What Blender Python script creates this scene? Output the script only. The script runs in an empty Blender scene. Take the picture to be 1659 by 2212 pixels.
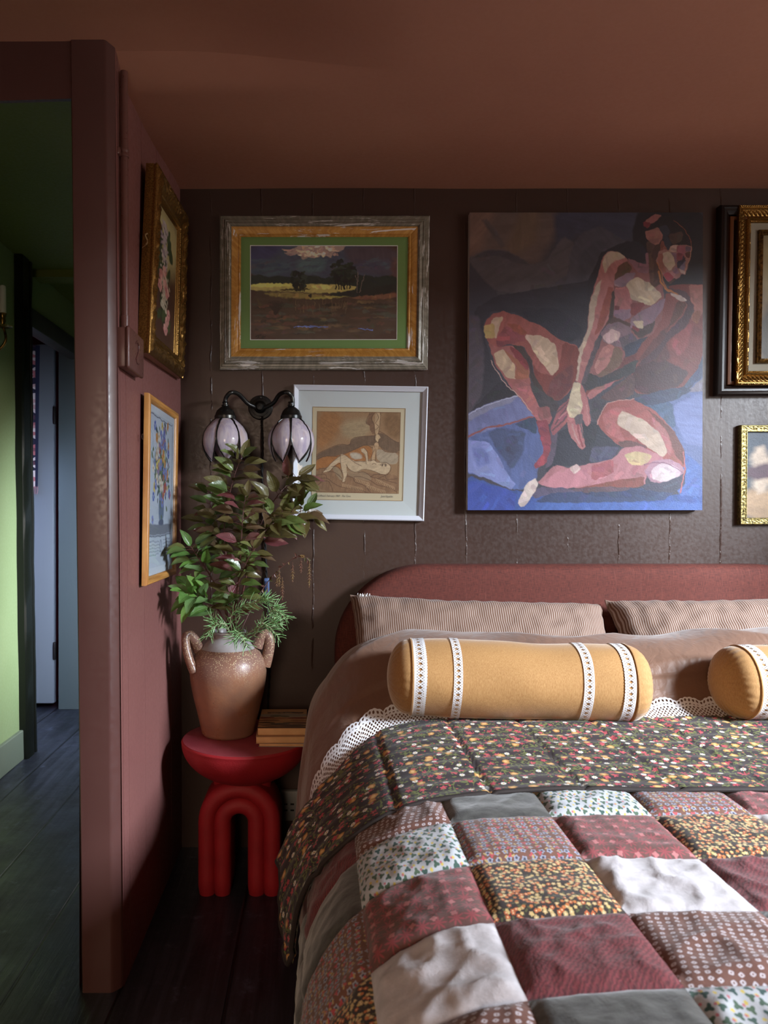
import bpy, bmesh, math, random
import numpy as np
from mathutils import Vector, Matrix, noise as mnoise

S = bpy.context.scene
COL = S.collection

# ------------------------------------------------------------------ camera
F, CX, CY, EYE = 1600.0, 685.0, 1106.0, 1.12      # focal length in photo pixels, principal point, eye height
WY = 2.475                                        # distance of the wall behind the bed
cam_d = bpy.data.cameras.new('camera')
cam_d.sensor_fit = 'HORIZONTAL'
cam_d.sensor_width = 36.0
cam_d.lens = 36.0 * F / 1659.0
cam_d.shift_x = (829.5 - CX) / 1659.0
cam_d.clip_start = 0.05
cam_d.dof.use_dof = True
cam_d.dof.focus_distance = 2.15
cam_d.dof.aperture_fstop = 9.0
cam = bpy.data.objects.new('camera', cam_d)
COL.objects.link(cam)
cam.location = (0, 0, EYE)
cam.rotation_euler = (math.pi / 2, 0, 0)
S.camera = cam

# ------------------------------------------------------------------ light and exposure
S.view_settings.view_transform = 'Standard'
S.view_settings.look = 'None'
S.view_settings.gamma = 1.0
S.view_settings.exposure = 0.0
S.cycles.max_bounces = 6
S.cycles.diffuse_bounces = 4
S.cycles.glossy_bounces = 3
S.cycles.transmission_bounces = 4
S.cycles.transparent_max_bounces = 12
S.cycles.caustics_reflective = False
S.cycles.caustics_refractive = False
S.cycles.sample_clamp_indirect = 4.0
w = bpy.data.worlds.new('sky')
S.world = w
w.use_nodes = True
w.node_tree.nodes['Background'].inputs[0].default_value = (1.0, 0.93, 0.85, 1)
w.node_tree.nodes['Background'].inputs[1].default_value = 4.1


def area(name, loc, target, sx, sy, power, color, spread=180):
    d = bpy.data.lights.new(name, 'AREA')
    d.shape = 'RECTANGLE'
    d.size, d.size_y = sx, sy
    d.energy = power
    d.color = color
    d.spread = math.radians(spread)
    o = bpy.data.objects.new(name, d)
    COL.objects.link(o)
    o.location = loc
    o.rotation_euler = (Vector(target) - Vector(loc)).to_track_quat('-Z', 'Y').to_euler()
    return o


WIN_X, WIN_Y0, WIN_Y1, WIN_Z0, WIN_Z1 = 2.35, -0.20, 1.50, 1.08, 2.08
area('window_daylight', (4.6, -1.0, 3.05), (0.2, 1.6, 0.6), 1.0, 1.7, 1280, (0.80, 0.895, 1.0), 180)
area('warm_front_fill', (-0.5, -1.50, 1.35), (-0.1, 1.6, 0.05), 0.8, 0.8, 4.2, (1.0, 0.64, 0.38), 80)  # warm fill added behind the camera to lift the shaded sides
area('hall_window_daylight', (-0.60, 3.05, 0.95), (-1.33, 4.2, 0.40), 0.8, 1.1, 22, (0.68, 0.82, 1.0), 112)
area('vestibule_blue_fill', (-2.24, 3.86, 1.25), (-1.2, 3.7, 0.0), 0.5, 0.7, 12, (0.45, 0.62, 1.0), 150)  # unseen blue light added to give the hall floor its bluish sheen
po = area('window_portal', (WIN_X + 0.05, (WIN_Y0 + WIN_Y1) / 2, (WIN_Z0 + WIN_Z1) / 2), (0, (WIN_Y0 + WIN_Y1) / 2, (WIN_Z0 + WIN_Z1) / 2), WIN_Y1 - WIN_Y0, WIN_Z1 - WIN_Z0, 1, (1, 1, 1))
po.data.cycles.is_portal = True


# ------------------------------------------------------------------ helpers
def lin(c):
    if isinstance(c, (int, float)):
        c = (c, c, c)
    return tuple(((x / 255) / 12.92 if x / 255 <= .04045 else ((x / 255 + .055) / 1.055) ** 2.4) for x in c)


def at(px, py, Y):
    """the point of the room seen at photo pixel (px, py) at distance Y"""
    return Vector(((px - CX) * Y / F, Y, EYE - (py - CY) * Y / F))


def cr(pts, n=8, closed=False):
    """Catmull-Rom through points (tuples of any length)"""
    P = [np.array(p, float) for p in pts]
    out = []
    m = len(P)
    rng = range(m if closed else m - 1)
    for i in rng:
        if closed:
            p0, p1, p2, p3 = P[i - 1], P[i], P[(i + 1) % m], P[(i + 2) % m]
        else:
            p0, p1, p2, p3 = P[max(i - 1, 0)], P[i], P[i + 1], P[min(i + 2, m - 1)]
        for k in range(n):
            t = k / n
            out.append(.5 * ((2 * p1) + (p2 - p0) * t + (2 * p0 - 5 * p1 + 4 * p2 - p3) * t * t + (3 * p1 - p0 - 3 * p2 + p3) * t ** 3))
    if not closed:
        out.append(P[-1])
    return out


def sstep(a, b, x):
    t = min(1, max(0, (x - a) / (b - a)))
    return t * t * (3 - 2 * t)


WL = {}


class MB:
    def __init__(self):
        self.v, self.f, self.uv, self.mi = [], [], [], []

    def add(self, verts, faces, uvs=None, mi=0):
        b = len(self.v)
        self.v += [tuple(p) for p in verts]
        for k, f in enumerate(faces):
            self.f.append([b + i for i in f])
            if uvs is None:
                self.uv.append(None)
            elif isinstance(uvs[0], (list,)):
                self.uv.append(uvs[k])
            else:
                self.uv.append([uvs[i] for i in f])
            self.mi.append(mi if isinstance(mi, int) else mi[k])
        return b

    def grid(self, fn, nu, nv, closed_u=False, uvfn=None, mi=0, mifn=None, flip=False):
        """fn(i, j) -> point"""
        b = []
        uv = []
        for j in range(nv):
            for i in range(nu):
                b.append(fn(i, j))
                uv.append(uvfn(i, j) if uvfn else (i / max(1, nu - 1), j / max(1, nv - 1)))
        fs, us, ms = [], [], []
        for j in range(nv - 1):
            for i in range(nu if closed_u else nu - 1):
                i2 = (i + 1) % nu
                q = [j * nu + i, j * nu + i2, (j + 1) * nu + i2, (j + 1) * nu + i]
                if flip:
                    q.reverse()
                fs.append(q)
                us.append([uv[k] for k in q])
                ms.append(mifn(i, j) if mifn else mi)
        return self.add(b, fs, us, ms)

    def box(self, x0, x1, y0, y1, z0, z1, bev=0.0, seg=2, mi=0, rot=None, piv=None):
        bm = bmesh.new()
        bmesh.ops.create_cube(bm, size=1)
        for v in bm.verts:
            v.co = Vector(((x0 + x1) / 2 + v.co.x * (x1 - x0), (y0 + y1) / 2 + v.co.y * (y1 - y0), (z0 + z1) / 2 + v.co.z * (z1 - z0)))
        if bev > 0:
            bmesh.ops.bevel(bm, geom=list(bm.edges), offset=bev, segments=seg, affect='EDGES', profile=.5)
        if rot is not None:
            for v in bm.verts:
                v.co = rot @ (v.co - Vector(piv)) + Vector(piv)
        self.frombm(bm, mi)

    def hexa(self, c, mi=0):
        """8 corners: bottom 4 then top 4, each in ring order"""
        self.add(c, [(0, 3, 2, 1), (4, 5, 6, 7), (0, 1, 5, 4), (1, 2, 6, 5), (2, 3, 7, 6), (3, 0, 4, 7)], None, mi)

    def frombm(self, bm, mi=0):
        bm.verts.index_update()
        self.add([v.co.copy() for v in bm.verts], [[v.index for v in f.verts] for f in bm.faces], None, mi)
        bm.free()

    def tube(self, path, rad, n=8, cap=True, mi=0, flat=1.0):
        P = [Vector(p) for p in path]
        m = len(P)
        T = [(P[min(i + 1, m - 1)] - P[max(i - 1, 0)]).normalized() for i in range(m)]
        a = Vector((0, 0, 1)) if abs(T[0].z) < .9 else Vector((1, 0, 0))
        N = (a - T[0] * a.dot(T[0])).normalized()
        vs = []
        for i in range(m):
            N = (N - T[i] * N.dot(T[i])).normalized()
            B = T[i].cross(N)
            r = rad(i / (m - 1)) if callable(rad) else rad
            for k in range(n):
                an = 2 * math.pi * k / n
                vs.append(P[i] + N * (r * math.cos(an)) + B * (r * flat * math.sin(an)))
        fs = []
        for i in range(m - 1):
            for k in range(n):
                fs.append((i * n + k, i * n + (k + 1) % n, (i + 1) * n + (k + 1) % n, (i + 1) * n + k))
        if cap:
            fs.append(tuple(reversed(range(n))))
            fs.append(tuple((m - 1) * n + k for k in range(n)))
        self.add(vs, fs, None, mi)

    def lathe(self, prof, c, n=40, mi=0, axis='Z', rfn=None):
        """prof: list of (r, h); c centre; axis Z, X or Y"""
        vs, m = [], len(prof)
        for r, h in prof:
            for k in range(n):
                an = 2 * math.pi * k / n
                rr = r * (rfn(an, h) if rfn else 1)
                a, b = rr * math.cos(an), rr * math.sin(an)
                if axis == 'Z':
                    p = (c[0] + a, c[1] + b, c[2] + h)
                elif axis == 'X':
                    p = (c[0] + h, c[1] + a, c[2] + b)
                else:
                    p = (c[0] + a, c[1] + h, c[2] + b)
                vs.append(p)
        fs, us = [], []
        for j in range(m - 1):
            for k in range(n):
                k2 = (k + 1) % n
                fs.append((j * n + k, j * n + k2, (j + 1) * n + k2, (j + 1) * n + k))
                us.append([(k / n, prof[j][1]), ((k + 1) / n, prof[j][1]), ((k + 1) / n, prof[j + 1][1]), (k / n, prof[j + 1][1])])
        if prof[0][0] > 1e-5:
            fs.append(tuple(reversed(range(n))))
            us.append([(0, 0)] * n)
        if prof[-1][0] > 1e-5:
            fs.append(tuple((m - 1) * n + k for k in range(n)))
            us.append([(0, 0)] * n)
        self.add(vs, fs, us, mi)

    def build(self, name, mats, parent=None, smooth=True, ang=40, loc=None, recalc=True, merge=0.0):
        me = bpy.data.meshes.new(name)
        V = [Vector(p) for p in self.v]
        if parent is not None:
            L = WL[parent.name]
        elif loc is not None:
            L = Vector(loc)
        else:
            xs = [p.x for p in V]; ys = [p.y for p in V]; zs = [p.z for p in V]
            L = Vector(((min(xs) + max(xs)) / 2, (min(ys) + max(ys)) / 2, min(zs)))
        me.from_pydata([tuple(p - L) for p in V], [], self.f)
        if any(u is not None for u in self.uv):
            ul = me.uv_layers.new(name='UVMap')
            flat = []
            for f, u in zip(self.f, self.uv):
                for k in range(len(f)):
                    flat += list(u[k]) if u is not None else [0.0, 0.0]
            ul.data.foreach_set('uv', flat)
        if not isinstance(mats, (list, tuple)):
            mats = [mats]
        for m in mats:
            me.materials.append(m)
        me.polygons.foreach_set('material_index', self.mi)
        if recalc or merge:
            bm = bmesh.new()
            bm.from_mesh(me)
            if merge:
                bmesh.ops.remove_doubles(bm, verts=bm.verts, dist=merge)
            if recalc:
                bmesh.ops.recalc_face_normals(bm, faces=bm.faces)
            bm.to_mesh(me)
            bm.free()
        me.polygons.foreach_set('use_smooth', [smooth] * len(me.polygons))
        if smooth:
            me.set_sharp_from_angle(angle=math.radians(ang))
        me.update()
        o = bpy.data.objects.new(name, me)
        COL.objects.link(o)
        if parent is not None:
            o.parent = parent
        else:
            o.location = L
        WL[o.name] = L
        return o


def tag(o, label, cat, group=None):
    o['label'] = label
    o['category'] = cat
    if group:
        o['group'] = group
    return o


def thing(name, label, cat, loc, group=None):
    o = bpy.data.objects.new(name, None)
    o.empty_display_size = .05
    COL.objects.link(o)
    o.location = loc
    WL[o.name] = Vector(loc)
    return tag(o, label, cat, group)


def struct(o):
    o['kind'] = 'structure'
    return o


# ------------------------------------------------------------------ node helpers
class NT:
    def __init__(self, name):
        self.m = bpy.data.materials.new(name)
        self.m.use_nodes = True
        self.t = self.m.node_tree
        self.t.nodes.clear()
        self.out = self.t.nodes.new('ShaderNodeOutputMaterial')

    def n(self, typ, ins=None, **props):
        nd = self.t.nodes.new('ShaderNode' + typ)
        for k, v in props.items():
            setattr(nd, k, v)
        for k, v in (ins or {}).items():
            self.set(nd.inputs[k], v)
        return nd

    def set(self, sock, v):
        if isinstance(v, bpy.types.NodeSocket):
            self.t.links.new(v, sock)
        elif isinstance(v, bpy.types.Node):
            self.t.links.new(v.outputs[0], sock)
        else:
            if sock.type == 'RGBA' and len(v) == 3:
                v = (*v, 1)
            sock.default_value = v

    def math(self, op, a, b=None, c=None, clamp=False):
        nd = self.n('Math', operation=op, use_clamp=clamp)
        self.set(nd.inputs[0], a)
        if b is not None:
            self.set(nd.inputs[1], b)
        if c is not None:
            self.set(nd.inputs[2], c)
        return nd.outputs[0]

    def vmath(self, op, a, b=None, out=0):
        nd = self.n('VectorMath', operation=op)
        self.set(nd.inputs[0], a)
        if b is not None:
            if op == 'SCALE':
                self.set(nd.inputs['Scale'], b)
            else:
                self.set(nd.inputs[1], b)
        return nd.outputs[out]

    def mix(self, fac, a, b, blend='MIX'):
        nd = self.n('Mix', data_type='RGBA', blend_type=blend)
        self.set(nd.inputs[0], fac)
        self.set(nd.inputs[6], a)
        self.set(nd.inputs[7], b)
        return nd.outputs[2]

    def rng(self, v, a, b, c=0.0, d=1.0, smooth=True):
        nd = self.n('MapRange', interpolation_type='SMOOTHSTEP' if smooth else 'LINEAR')
        self.set(nd.inputs[0], v)
        for i, x in enumerate((a, b, c, d)):
            self.set(nd.inputs[1 + i], x)
        return nd.outputs[0]

    def uv(self):
        return self.n('UVMap', uv_map='UVMap').outputs[0]

    def obj(self):
        return self.n('TexCoord').outputs['Object']

    def mapping(self, v, scale=(1, 1, 1), loc=(0, 0, 0), rot=(0, 0, 0)):
        return self.n('Mapping', {'Vector': v, 'Scale': scale, 'Location': loc, 'Rotation': rot}).outputs[0]

    def noise(self, v, scale, detail=3.0, rough=.5, dist=0.0, out=0):
        return self.n('TexNoise', {'Vector': v, 'Scale': scale, 'Detail': detail, 'Roughness': rough, 'Distortion': dist}).outputs[out]

    def bump(self, h, strength=.3, dist=.002, normal=None):
        ins = {'Height': h, 'Strength': strength, 'Distance': dist}
        if normal is not None:
            ins['Normal'] = normal
        return self.n('Bump', ins).outputs[0]

    def bsdf(self, color, rough=.6, normal=None, **kw):
        ins = {'Base Color': color, 'Roughness': rough}
        if normal is not None:
            ins['Normal'] = normal
        for k, v in kw.items():
            ins[k] = v
        return self.n('BsdfPrincipled', ins)

    def done(self, sh):
        self.t.links.new(sh.outputs[0] if isinstance(sh, bpy.types.Node) else sh, self.out.inputs[0])
        return self.m


def simple(name, c, rough=.6, metal=0.0, bump=None, var=None, c2=None, **kw):
    """one colour, broken up by noise; bump=(scale,strength,dist,stretch); var=(scale,amount)"""
    t = NT(name)
    v = t.obj()
    col = lin(c)
    if var:
        nz = t.noise(v, var[0], 5, .6)
        col = t.mix(t.rng(nz, .5 - var[1], .5 + var[1]), lin(c), lin(c2))
    nrm = None
    if bump:
        vv = t.mapping(v, scale=bump[3]) if len(bump) > 3 else v
        nrm = t.bump(t.noise(vv, bump[0], 4, .6), bump[1], bump[2])
    return t.done(t.bsdf(col, rough, nrm, Metallic=metal, **kw))
# ------------------------------------------------------------------ setting: materials
def paint_mat(name, c, c2, rough=.42, boards=None, groove=False, bumpy=.35):
    """thick satin paint over boards or plaster; boards=(axis, period, offset)"""
    t = NT(name)
    v = t.obj()
    col = t.mix(t.rng(t.noise(v, 2.2, 4, .6), .35, .7), lin(c), lin(c2))
    fine = t.noise(v, 90, 3, .6)
    h = t.math('MULTIPLY', fine, .25)
    h = t.math('ADD', h, t.math('MULTIPLY', t.noise(t.mapping(v, scale=(1, 1, .22)), 26, 4, .6), .5))
    n1 = t.bump(h, bumpy, .0022)
    if boards:
        ax, per, off = boards
        s = t.n('SeparateXYZ', {0: v}).outputs[ax]
        wob = t.math('MULTIPLY', t.math('SUBTRACT', t.noise(t.mapping(v, scale=(.1, .1, 1)), 7, 3, .6), .5), .018 if not groove else .006)
        x = t.math('ADD', t.math('ADD', s, wob), off)
        d = t.math('ABSOLUTE', t.math('SUBTRACT', t.math('FRACT', t.math('DIVIDE', x, per)), .5))
        d = t.math('MULTIPLY', d, per)
        line = t.rng(d, 0, .0035, 1, 0)
        brk = t.rng(t.noise(t.mapping(v, scale=(3, 3, 1)), 9, 4, .7), .44, .62)
        n1 = t.bump(t.math('MULTIPLY', line, brk), .8, .003 if not groove else -.004, n1)
    return t.done(t.bsdf(col, t.rng(fine, .3, .7, rough - .05, rough + .08), n1))


M_wall = paint_mat('brown_wall_paint', (58, 40, 33), (63, 44, 37), .37, boards=(0, .1705, .0), bumpy=.5)
M_left = paint_mat('brown_board_paint', (126, 82, 78), (132, 87, 82), .42, bumpy=.12)
M_post = paint_mat('brown_post_paint', (88, 57, 53), (83, 53, 49), .33, bumpy=.12)
M_ceil = paint_mat('terracotta_ceiling_paint', (170, 119, 98), (175, 124, 102), .6, bumpy=.3)
M_green = paint_mat('green_hall_paint', (136, 151, 104), (142, 156, 110), .55, bumpy=.1)
M_hceil = paint_mat('green_hall_ceiling_paint', (96, 100, 30), (100, 105, 34), .6, bumpy=.15)
M_black = simple('black_green_gloss_paint', (17, 18, 13), .28, bump=(60, .3, .002), **{'Specular IOR Level': .3})
M_slate = simple('slate_grey_gloss_paint', (118, 122, 132), .38, bump=(40, .3, .002, (1, 1, .15)))
M_crim = simple('crimson_wall_paint', (150, 40, 64), .5)
M_skirt = simple('grey_green_skirting_paint', (108, 114, 98), .5, bump=(40, .2, .002))
M_white = simple('white_window_paint', (220, 220, 215), .5)


def floor_mat():
    t = NT('dark_stained_boards')
    v = t.obj()
    s = t.n('SeparateXYZ', {0: v})
    bx = t.math('DIVIDE', t.math('ADD', s.outputs[0], 10.407), .255)
    cell = t.math('FLOOR', bx)
    fr = t.math('SUBTRACT', bx, cell)
    edge = t.math('MINIMUM', fr, t.math('SUBTRACT', 1, fr))
    gap = t.rng(edge, .007, .020, 1, 0)
    off = t.math('MULTIPLY', cell, 3.37)
    gv = t.n('CombineXYZ', {0: t.math('MULTIPLY', s.outputs[0], 30), 1: t.math('ADD', t.math('MULTIPLY', s.outputs[1], 1.6), off), 2: cell})
    grain = t.noise(gv, 1.6, 6, .65, .6)
    wear = t.noise(v, 3.0, 6, .7)
    dust_sheen = t.rng(t.noise(v, 14, 6, .75), .55, .78)
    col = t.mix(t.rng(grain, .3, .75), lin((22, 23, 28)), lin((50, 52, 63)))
    col = t.mix(t.math('MULTIPLY', dust_sheen, .6), col, lin((104, 110, 134)))  # blue-grey dust patches, also painting in the floor's glossy blue sheen
    col = t.mix(gap, col, lin((5, 5, 6)))
    h = t.math('SUBTRACT', t.math('MULTIPLY', grain, .5), gap)
    n1 = t.bump(h, .6, .004)
    n1 = t.bump(t.noise(v, 18, 4, .6), .25, .004, n1)
    return t.done(t.bsdf(col, t.rng(wear, .35, .7, .3, .55), n1))


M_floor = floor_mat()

# ------------------------------------------------------------------ setting: geometry
mb = MB()
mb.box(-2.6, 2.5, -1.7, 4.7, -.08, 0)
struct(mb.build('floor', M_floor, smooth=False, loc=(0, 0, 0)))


def ceil_z(x, y):
    z = 2.20
    if y < WY:
        z = 2.20 - .035 * sstep(WY, 2.0, y)
        z += .066 * sstep(1.84, 1.70, y) * sstep(.25, -.35, x)
        z += .03 * sstep(1.9, .6, y) * sstep(-.35, .25, x)
    z += .004 * mnoise.noise(Vector((x * 2.2, y * 2.2, 0)))
    return z


mb = MB()
NX, NY = 70, 60
YH = 1.752
cx_ = lambda i, a: a + (2.45 - a) * i / (NX - 1)
mb.grid(lambda i, j: (cx_(i, -1.75), -1.7 + (YH + 1.7) * j / (NY - 1), ceil_z(cx_(i, -1.75), -1.7 + (YH + 1.7) * j / (NY - 1))), NX, NY)
mb.grid(lambda i, j: (cx_(i, -.54), YH + (WY + .06 - YH) * j / 29, ceil_z(cx_(i, -.54), YH + (WY + .06 - YH) * j / 29)), NX, 30)
mb.box(-1.75, 2.45, -1.7, 1.75, 2.28, 2.34)
mb.box(-.55, 2.45, 1.75, WY + .06, 2.28, 2.34)
struct(mb.build('ceiling', M_ceil, loc=(0, 0, 0), recalc=False))

# wall behind the bed, broad boards under thick paint
mb = MB()
mb.box(-.50, 2.45, WY, WY + .09, 0, 2.28)
struct(mb.build('wall_back', M_wall, smooth=False, loc=(-.355 - .0853, 0, 0)))


def xl(y, z):
    """surface of the boarded wall on the left, slightly out of true"""
    f = (y - 1.74) / (WY - 1.74)
    return (-.456 - .020 * z / 2.2) * (1 - f) + (-.452 - .006 * z / 2.2) * f


mb = MB()
ys = []
y = WY + .002
edges = [WY - .166 * k for k in range(1, 5)]
yy = [1.745]
for e in sorted(edges):
    if e > 1.76:
        yy += [e - .0018, e, e + .0018]
yy.append(WY + .01)
zz = [0, .5, 1.0, 1.5, 2.0, 2.26]
isg = lambda a: any(abs(a - e) < 1e-6 for e in edges)
mb.grid(lambda i, j: (xl(yy[i], zz[j]) - (.010 if isg(yy[i]) else 0), yy[i], zz[j]), len(yy), len(zz))
mb.grid(lambda i, j: (-.56, yy[i], zz[j]), len(yy), len(zz))
o = struct(mb.build('wall_left', M_left, loc=(0, 0, 0), ang=20))

# door post, header and the wall above the doorway
mb = MB()
yf = 1.725
pts_b = [at(177, 2140, yf), at(258, 2140, yf)]
pts_t = [at(151, 78, yf), at(243, 78, yf)]


def post_ring(f):
    L = pts_b[0].x * (1 - f) + pts_t[0].x * f
    R = pts_b[1].x * (1 - f) + pts_t[1].x * f
    wx = xl(1.745, f * 2.23)
    c = .009
    r = [(L + .003, yf), (R - .022, yf), (R - .0175, yf + .0012), (R - .014, yf + .004), (R - .002, yf + .017), (R, yf + .020)]
    r += [(max(R, wx) + .0005, yf + .036), (max(R, wx) - .01, yf + .045), (-.56, yf + .09), (L, yf + .09), (L, yf + .003)]
    return r


NZ = 14
mb.grid(lambda i, j: (*post_ring(j / (NZ - 1))[i], 2.25 * j / (NZ - 1)), 11, NZ, closed_u=True)
struct(mb.build('trim_1', M_post, loc=(0, 0, 0), ang=28))
mb = MB()
zl, zr = EYE - (222 - CY) * yf / F, EYE - (211 - CY) * yf / F
x0, x1 = -1.75, pts_t[0].x + .002
zl2 = zl - (zr - zl)
mb.hexa([(x0, yf + .004, zl2 - .01), (x1, yf + .004, zr), (x1, yf + .022, zr + .004), (x0, yf + .022, zl2 - .008),
         (x0, yf + .004, 2.27), (x1, yf + .004, 2.27), (x1, yf + .022, 2.27), (x0, yf + .022, 2.27)])
struct(mb.build('trim_2', M_post, smooth=False, loc=(0, 0, 0)))

# the rest of the bedroom, behind and beside the camera
mb = MB()
mb.box(-1.83, -1.75, -1.7, 1.8, 0, 2.3)
struct(mb.build('wall_west', M_left, smooth=False, loc=(0, 0, 0)))
mb = MB()
for (a, b, c, d) in [(-1.7, WIN_Y0, 0, 2.3), (WIN_Y1, WY + .09, 0, 2.3), (WIN_Y0, WIN_Y1, 0, WIN_Z0), (WIN_Y0, WIN_Y1, WIN_Z1, 2.3)]:
    mb.box(WIN_X, WIN_X + .1, a, b, c, d)
struct(mb.build('wall_right', M_left, smooth=False, loc=(0, 0, 0)))
mb = MB()
for (a, b, c, d) in [(-1.83, -.9, 0, 2.3), (-.1, 2.45, 0, 2.3), (-.9, -.1, 0, .95), (-.9, -.1, 1.75, 2.3)]:
    mb.box(a, b, -1.5, -1.4, c, d)
struct(mb.build('wall_front', M_left, smooth=False, loc=(0, 0, 0)))
mb = MB()
t_ = .03
for (a, b, c, d) in [(WIN_Y0, WIN_Y0 + t_, WIN_Z0, WIN_Z1), (WIN_Y1 - t_, WIN_Y1, WIN_Z0, WIN_Z1), (WIN_Y0, WIN_Y1, WIN_Z0, WIN_Z0 + t_),
                     (WIN_Y0, WIN_Y1, WIN_Z1 - t_, WIN_Z1), (.35, .37, WIN_Z0, WIN_Z1), (.93, .95, WIN_Z0, WIN_Z1)]:
    mb.box(WIN_X + .03, WIN_X + .06, a, b, c, d)
struct(mb.build('window_1', M_white, smooth=False, loc=(0, 0, 0)))
mb = MB()
for (a, b, c, d) in [(-.9, -.87, .95, 1.75), (-.13, -.1, .95, 1.75), (-.9, -.1, .95, .98), (-.9, -.1, 1.72, 1.75), (-.51, -.49, .95, 1.75)]:
    mb.box(a, b, -1.47, -1.44, c, d)
struct(mb.build('front_fill_frame', M_white, smooth=False, loc=(0, 0, 0)))  # unseen window frame added in front of the warm fill light

# ---- the hall beyond the doorway
HX = -1.345
HZ = 2.266
mb = MB()
mb.box(HX - .1, HX, 1.747, 3.40, 0, HZ)                 # green wall up to the door frame
mb.box(HX - .1, HX, 3.44, 4.22, 2.075, HZ)               # and above the beam
struct(mb.build('wall_hall_left', M_green, smooth=False, loc=(0, 0, 0)))
mb = MB()
mb.box(-2.4, -.56, 1.747, 4.55, HZ, HZ + .08)
mb.box(HX, -.56, 3.50, 3.60, HZ - .035, HZ + .01)
struct(mb.build('ceiling_hall', M_hceil, smooth=False, loc=(0, 0, 0)))
mb = MB()
mb.box(HX, HX + .018, 1.76, 3.355, 0, .135, .004)
struct(mb.build('baseboard_hall', M_skirt, smooth=False, loc=(0, 0, 0)))
mb = MB()
for j in range(1):
    N2 = 24
    prof = [(HX - .02, 3.225), (HX + .03, 3.225), (HX + .036, 3.24), (HX + .036, 3.345), (HX + .018, 3.352), (HX + .018, 3.372), (HX + .034, 3.38), (HX + .034, 3.405),
            (HX + .012, 3.412), (HX + .012, 3.43), (HX - .02, 3.43)]
    mb.grid(lambda i, k: (prof[i][0] + .004 * mnoise.noise(Vector((k * .6, i * .3, 1))), 3.225 + (prof[i][1] - 3.225) * .66 + .062 + .065 * (1 - k / (N2 - 1)) ** 1.5 + .006 * mnoise.noise(Vector((k * .4, 5, 1))), HZ * k / (N2 - 1)),
            len(prof), N2, closed_u=True)
struct(mb.build('trim_3', M_black, loc=(0, 0, 0), ang=30))
mb = MB()
mb.box(HX - .06, HX + .015, 3.42, 4.2, 1.985, 2.075, .006)
struct(mb.build('trim_4', simple('grey_beam_paint', (70, 70, 66), .5), loc=(0, 0, 0)))
mb = MB()
mb.box(-2.3, -.9, 4.42, 4.5, 0, HZ)                   # crimson wall of the room beyond
mb.box(-2.36, -2.3, 3.3, 4.5, 0, HZ)
mb.box(-2.36, -1.44, 3.26, 3.40, 0, HZ)
struct(mb.build('wall_hall_beyond', M_crim, smooth=False, loc=(0, 0, 0)))
mb = MB()
mb.box(-1.468, -.56, 4.2, 4.42, 0, HZ, .004)
struct(mb.build('wall_hall_end', simple('grey_green_gloss_paint', (88, 97, 99), .42, bump=(40, .3, .002, (1, 1, .15))), loc=(0, 0, 0)))
mb = MB()
for (a, b, c, d) in [(2.56, 2.65, 0, HZ), (3.45, 4.4, 0, HZ), (2.65, 3.45, 0, .40), (2.65, 3.45, 1.50, HZ)]:
    mb.box(-.64, -.56, a, b, c, d)
struct(mb.build('wall_hall_right', M_green, smooth=False, loc=(0, 0, 0)))
mb = MB()
for (a, b, c, d) in [(2.65, 2.68, .40, 1.50), (3.42, 3.45, .40, 1.50), (2.65, 3.45, .40, .43), (2.65, 3.45, 1.47, 1.50), (3.04, 3.06, .40, 1.50)]:
    mb.box(-.625, -.60, a, b, c, d)
struct(mb.build('window_3', M_white, smooth=False, loc=(0, 0, 0)))

mb = MB()
for (a, b, c, d) in [(3.60, 3.63, .85, 1.65), (4.09, 4.12, .85, 1.65), (3.60, 4.12, .85, .88), (3.60, 4.12, 1.62, 1.65), (3.85, 3.87, .85, 1.65)]:
    mb.box(-2.305, -2.28, a, b, c, d)
struct(mb.build('vestibule_fill_frame', M_white, smooth=False, loc=(0, 0, 0)))  # unseen frame added beside the blue fill light, on a solid wall

# open plank door in the far doorway
dr = thing('plank_door', 'slate grey painted door standing ajar at the far end of the hall', 'door', (-1.56, 4.24, 0))
mb = MB()
xa, xb = at(70, 0, 4.2).x - .35, at(114, 0, 4.2).x
mb.box(xa, xb, 4.215, 4.26, .03, at(0, 742, 4.2).z, .006, 2)
mb.build('door_panel', M_slate, dr)
mb = MB()
mb.box(xb - .002, xb + .012, 4.205, 4.225, .28, .38, .003)
mb.build('hinge', simple('dark_iron', (38, 34, 36), .5, .6), dr)
mb = MB()
mb.box(xb - .002, xb + .012, 4.205, 4.225, 1.62, 1.72, .003)
mb.build('hinge', simple('dark_iron_plate', (38, 34, 36), .5, .6), dr)


def textile_mat():
    t = NT('patterned_wool')
    u = t.uv()
    vo = t.n('TexVoronoi', {'Vector': u, 'Scale': 55.0, 'Randomness': .7}, voronoi_dimensions='2D')
    s = t.n('SeparateColor', {0: vo.outputs['Color']}).outputs[0]
    col = t.mix(t.rng(s, .3, .36), lin((40, 34, 60)), lin((190, 110, 120)))
    col = t.mix(t.rng(s, .6, .66), col, lin((225, 205, 210)))
    return t.done(t.bsdf(col, .9))


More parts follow.
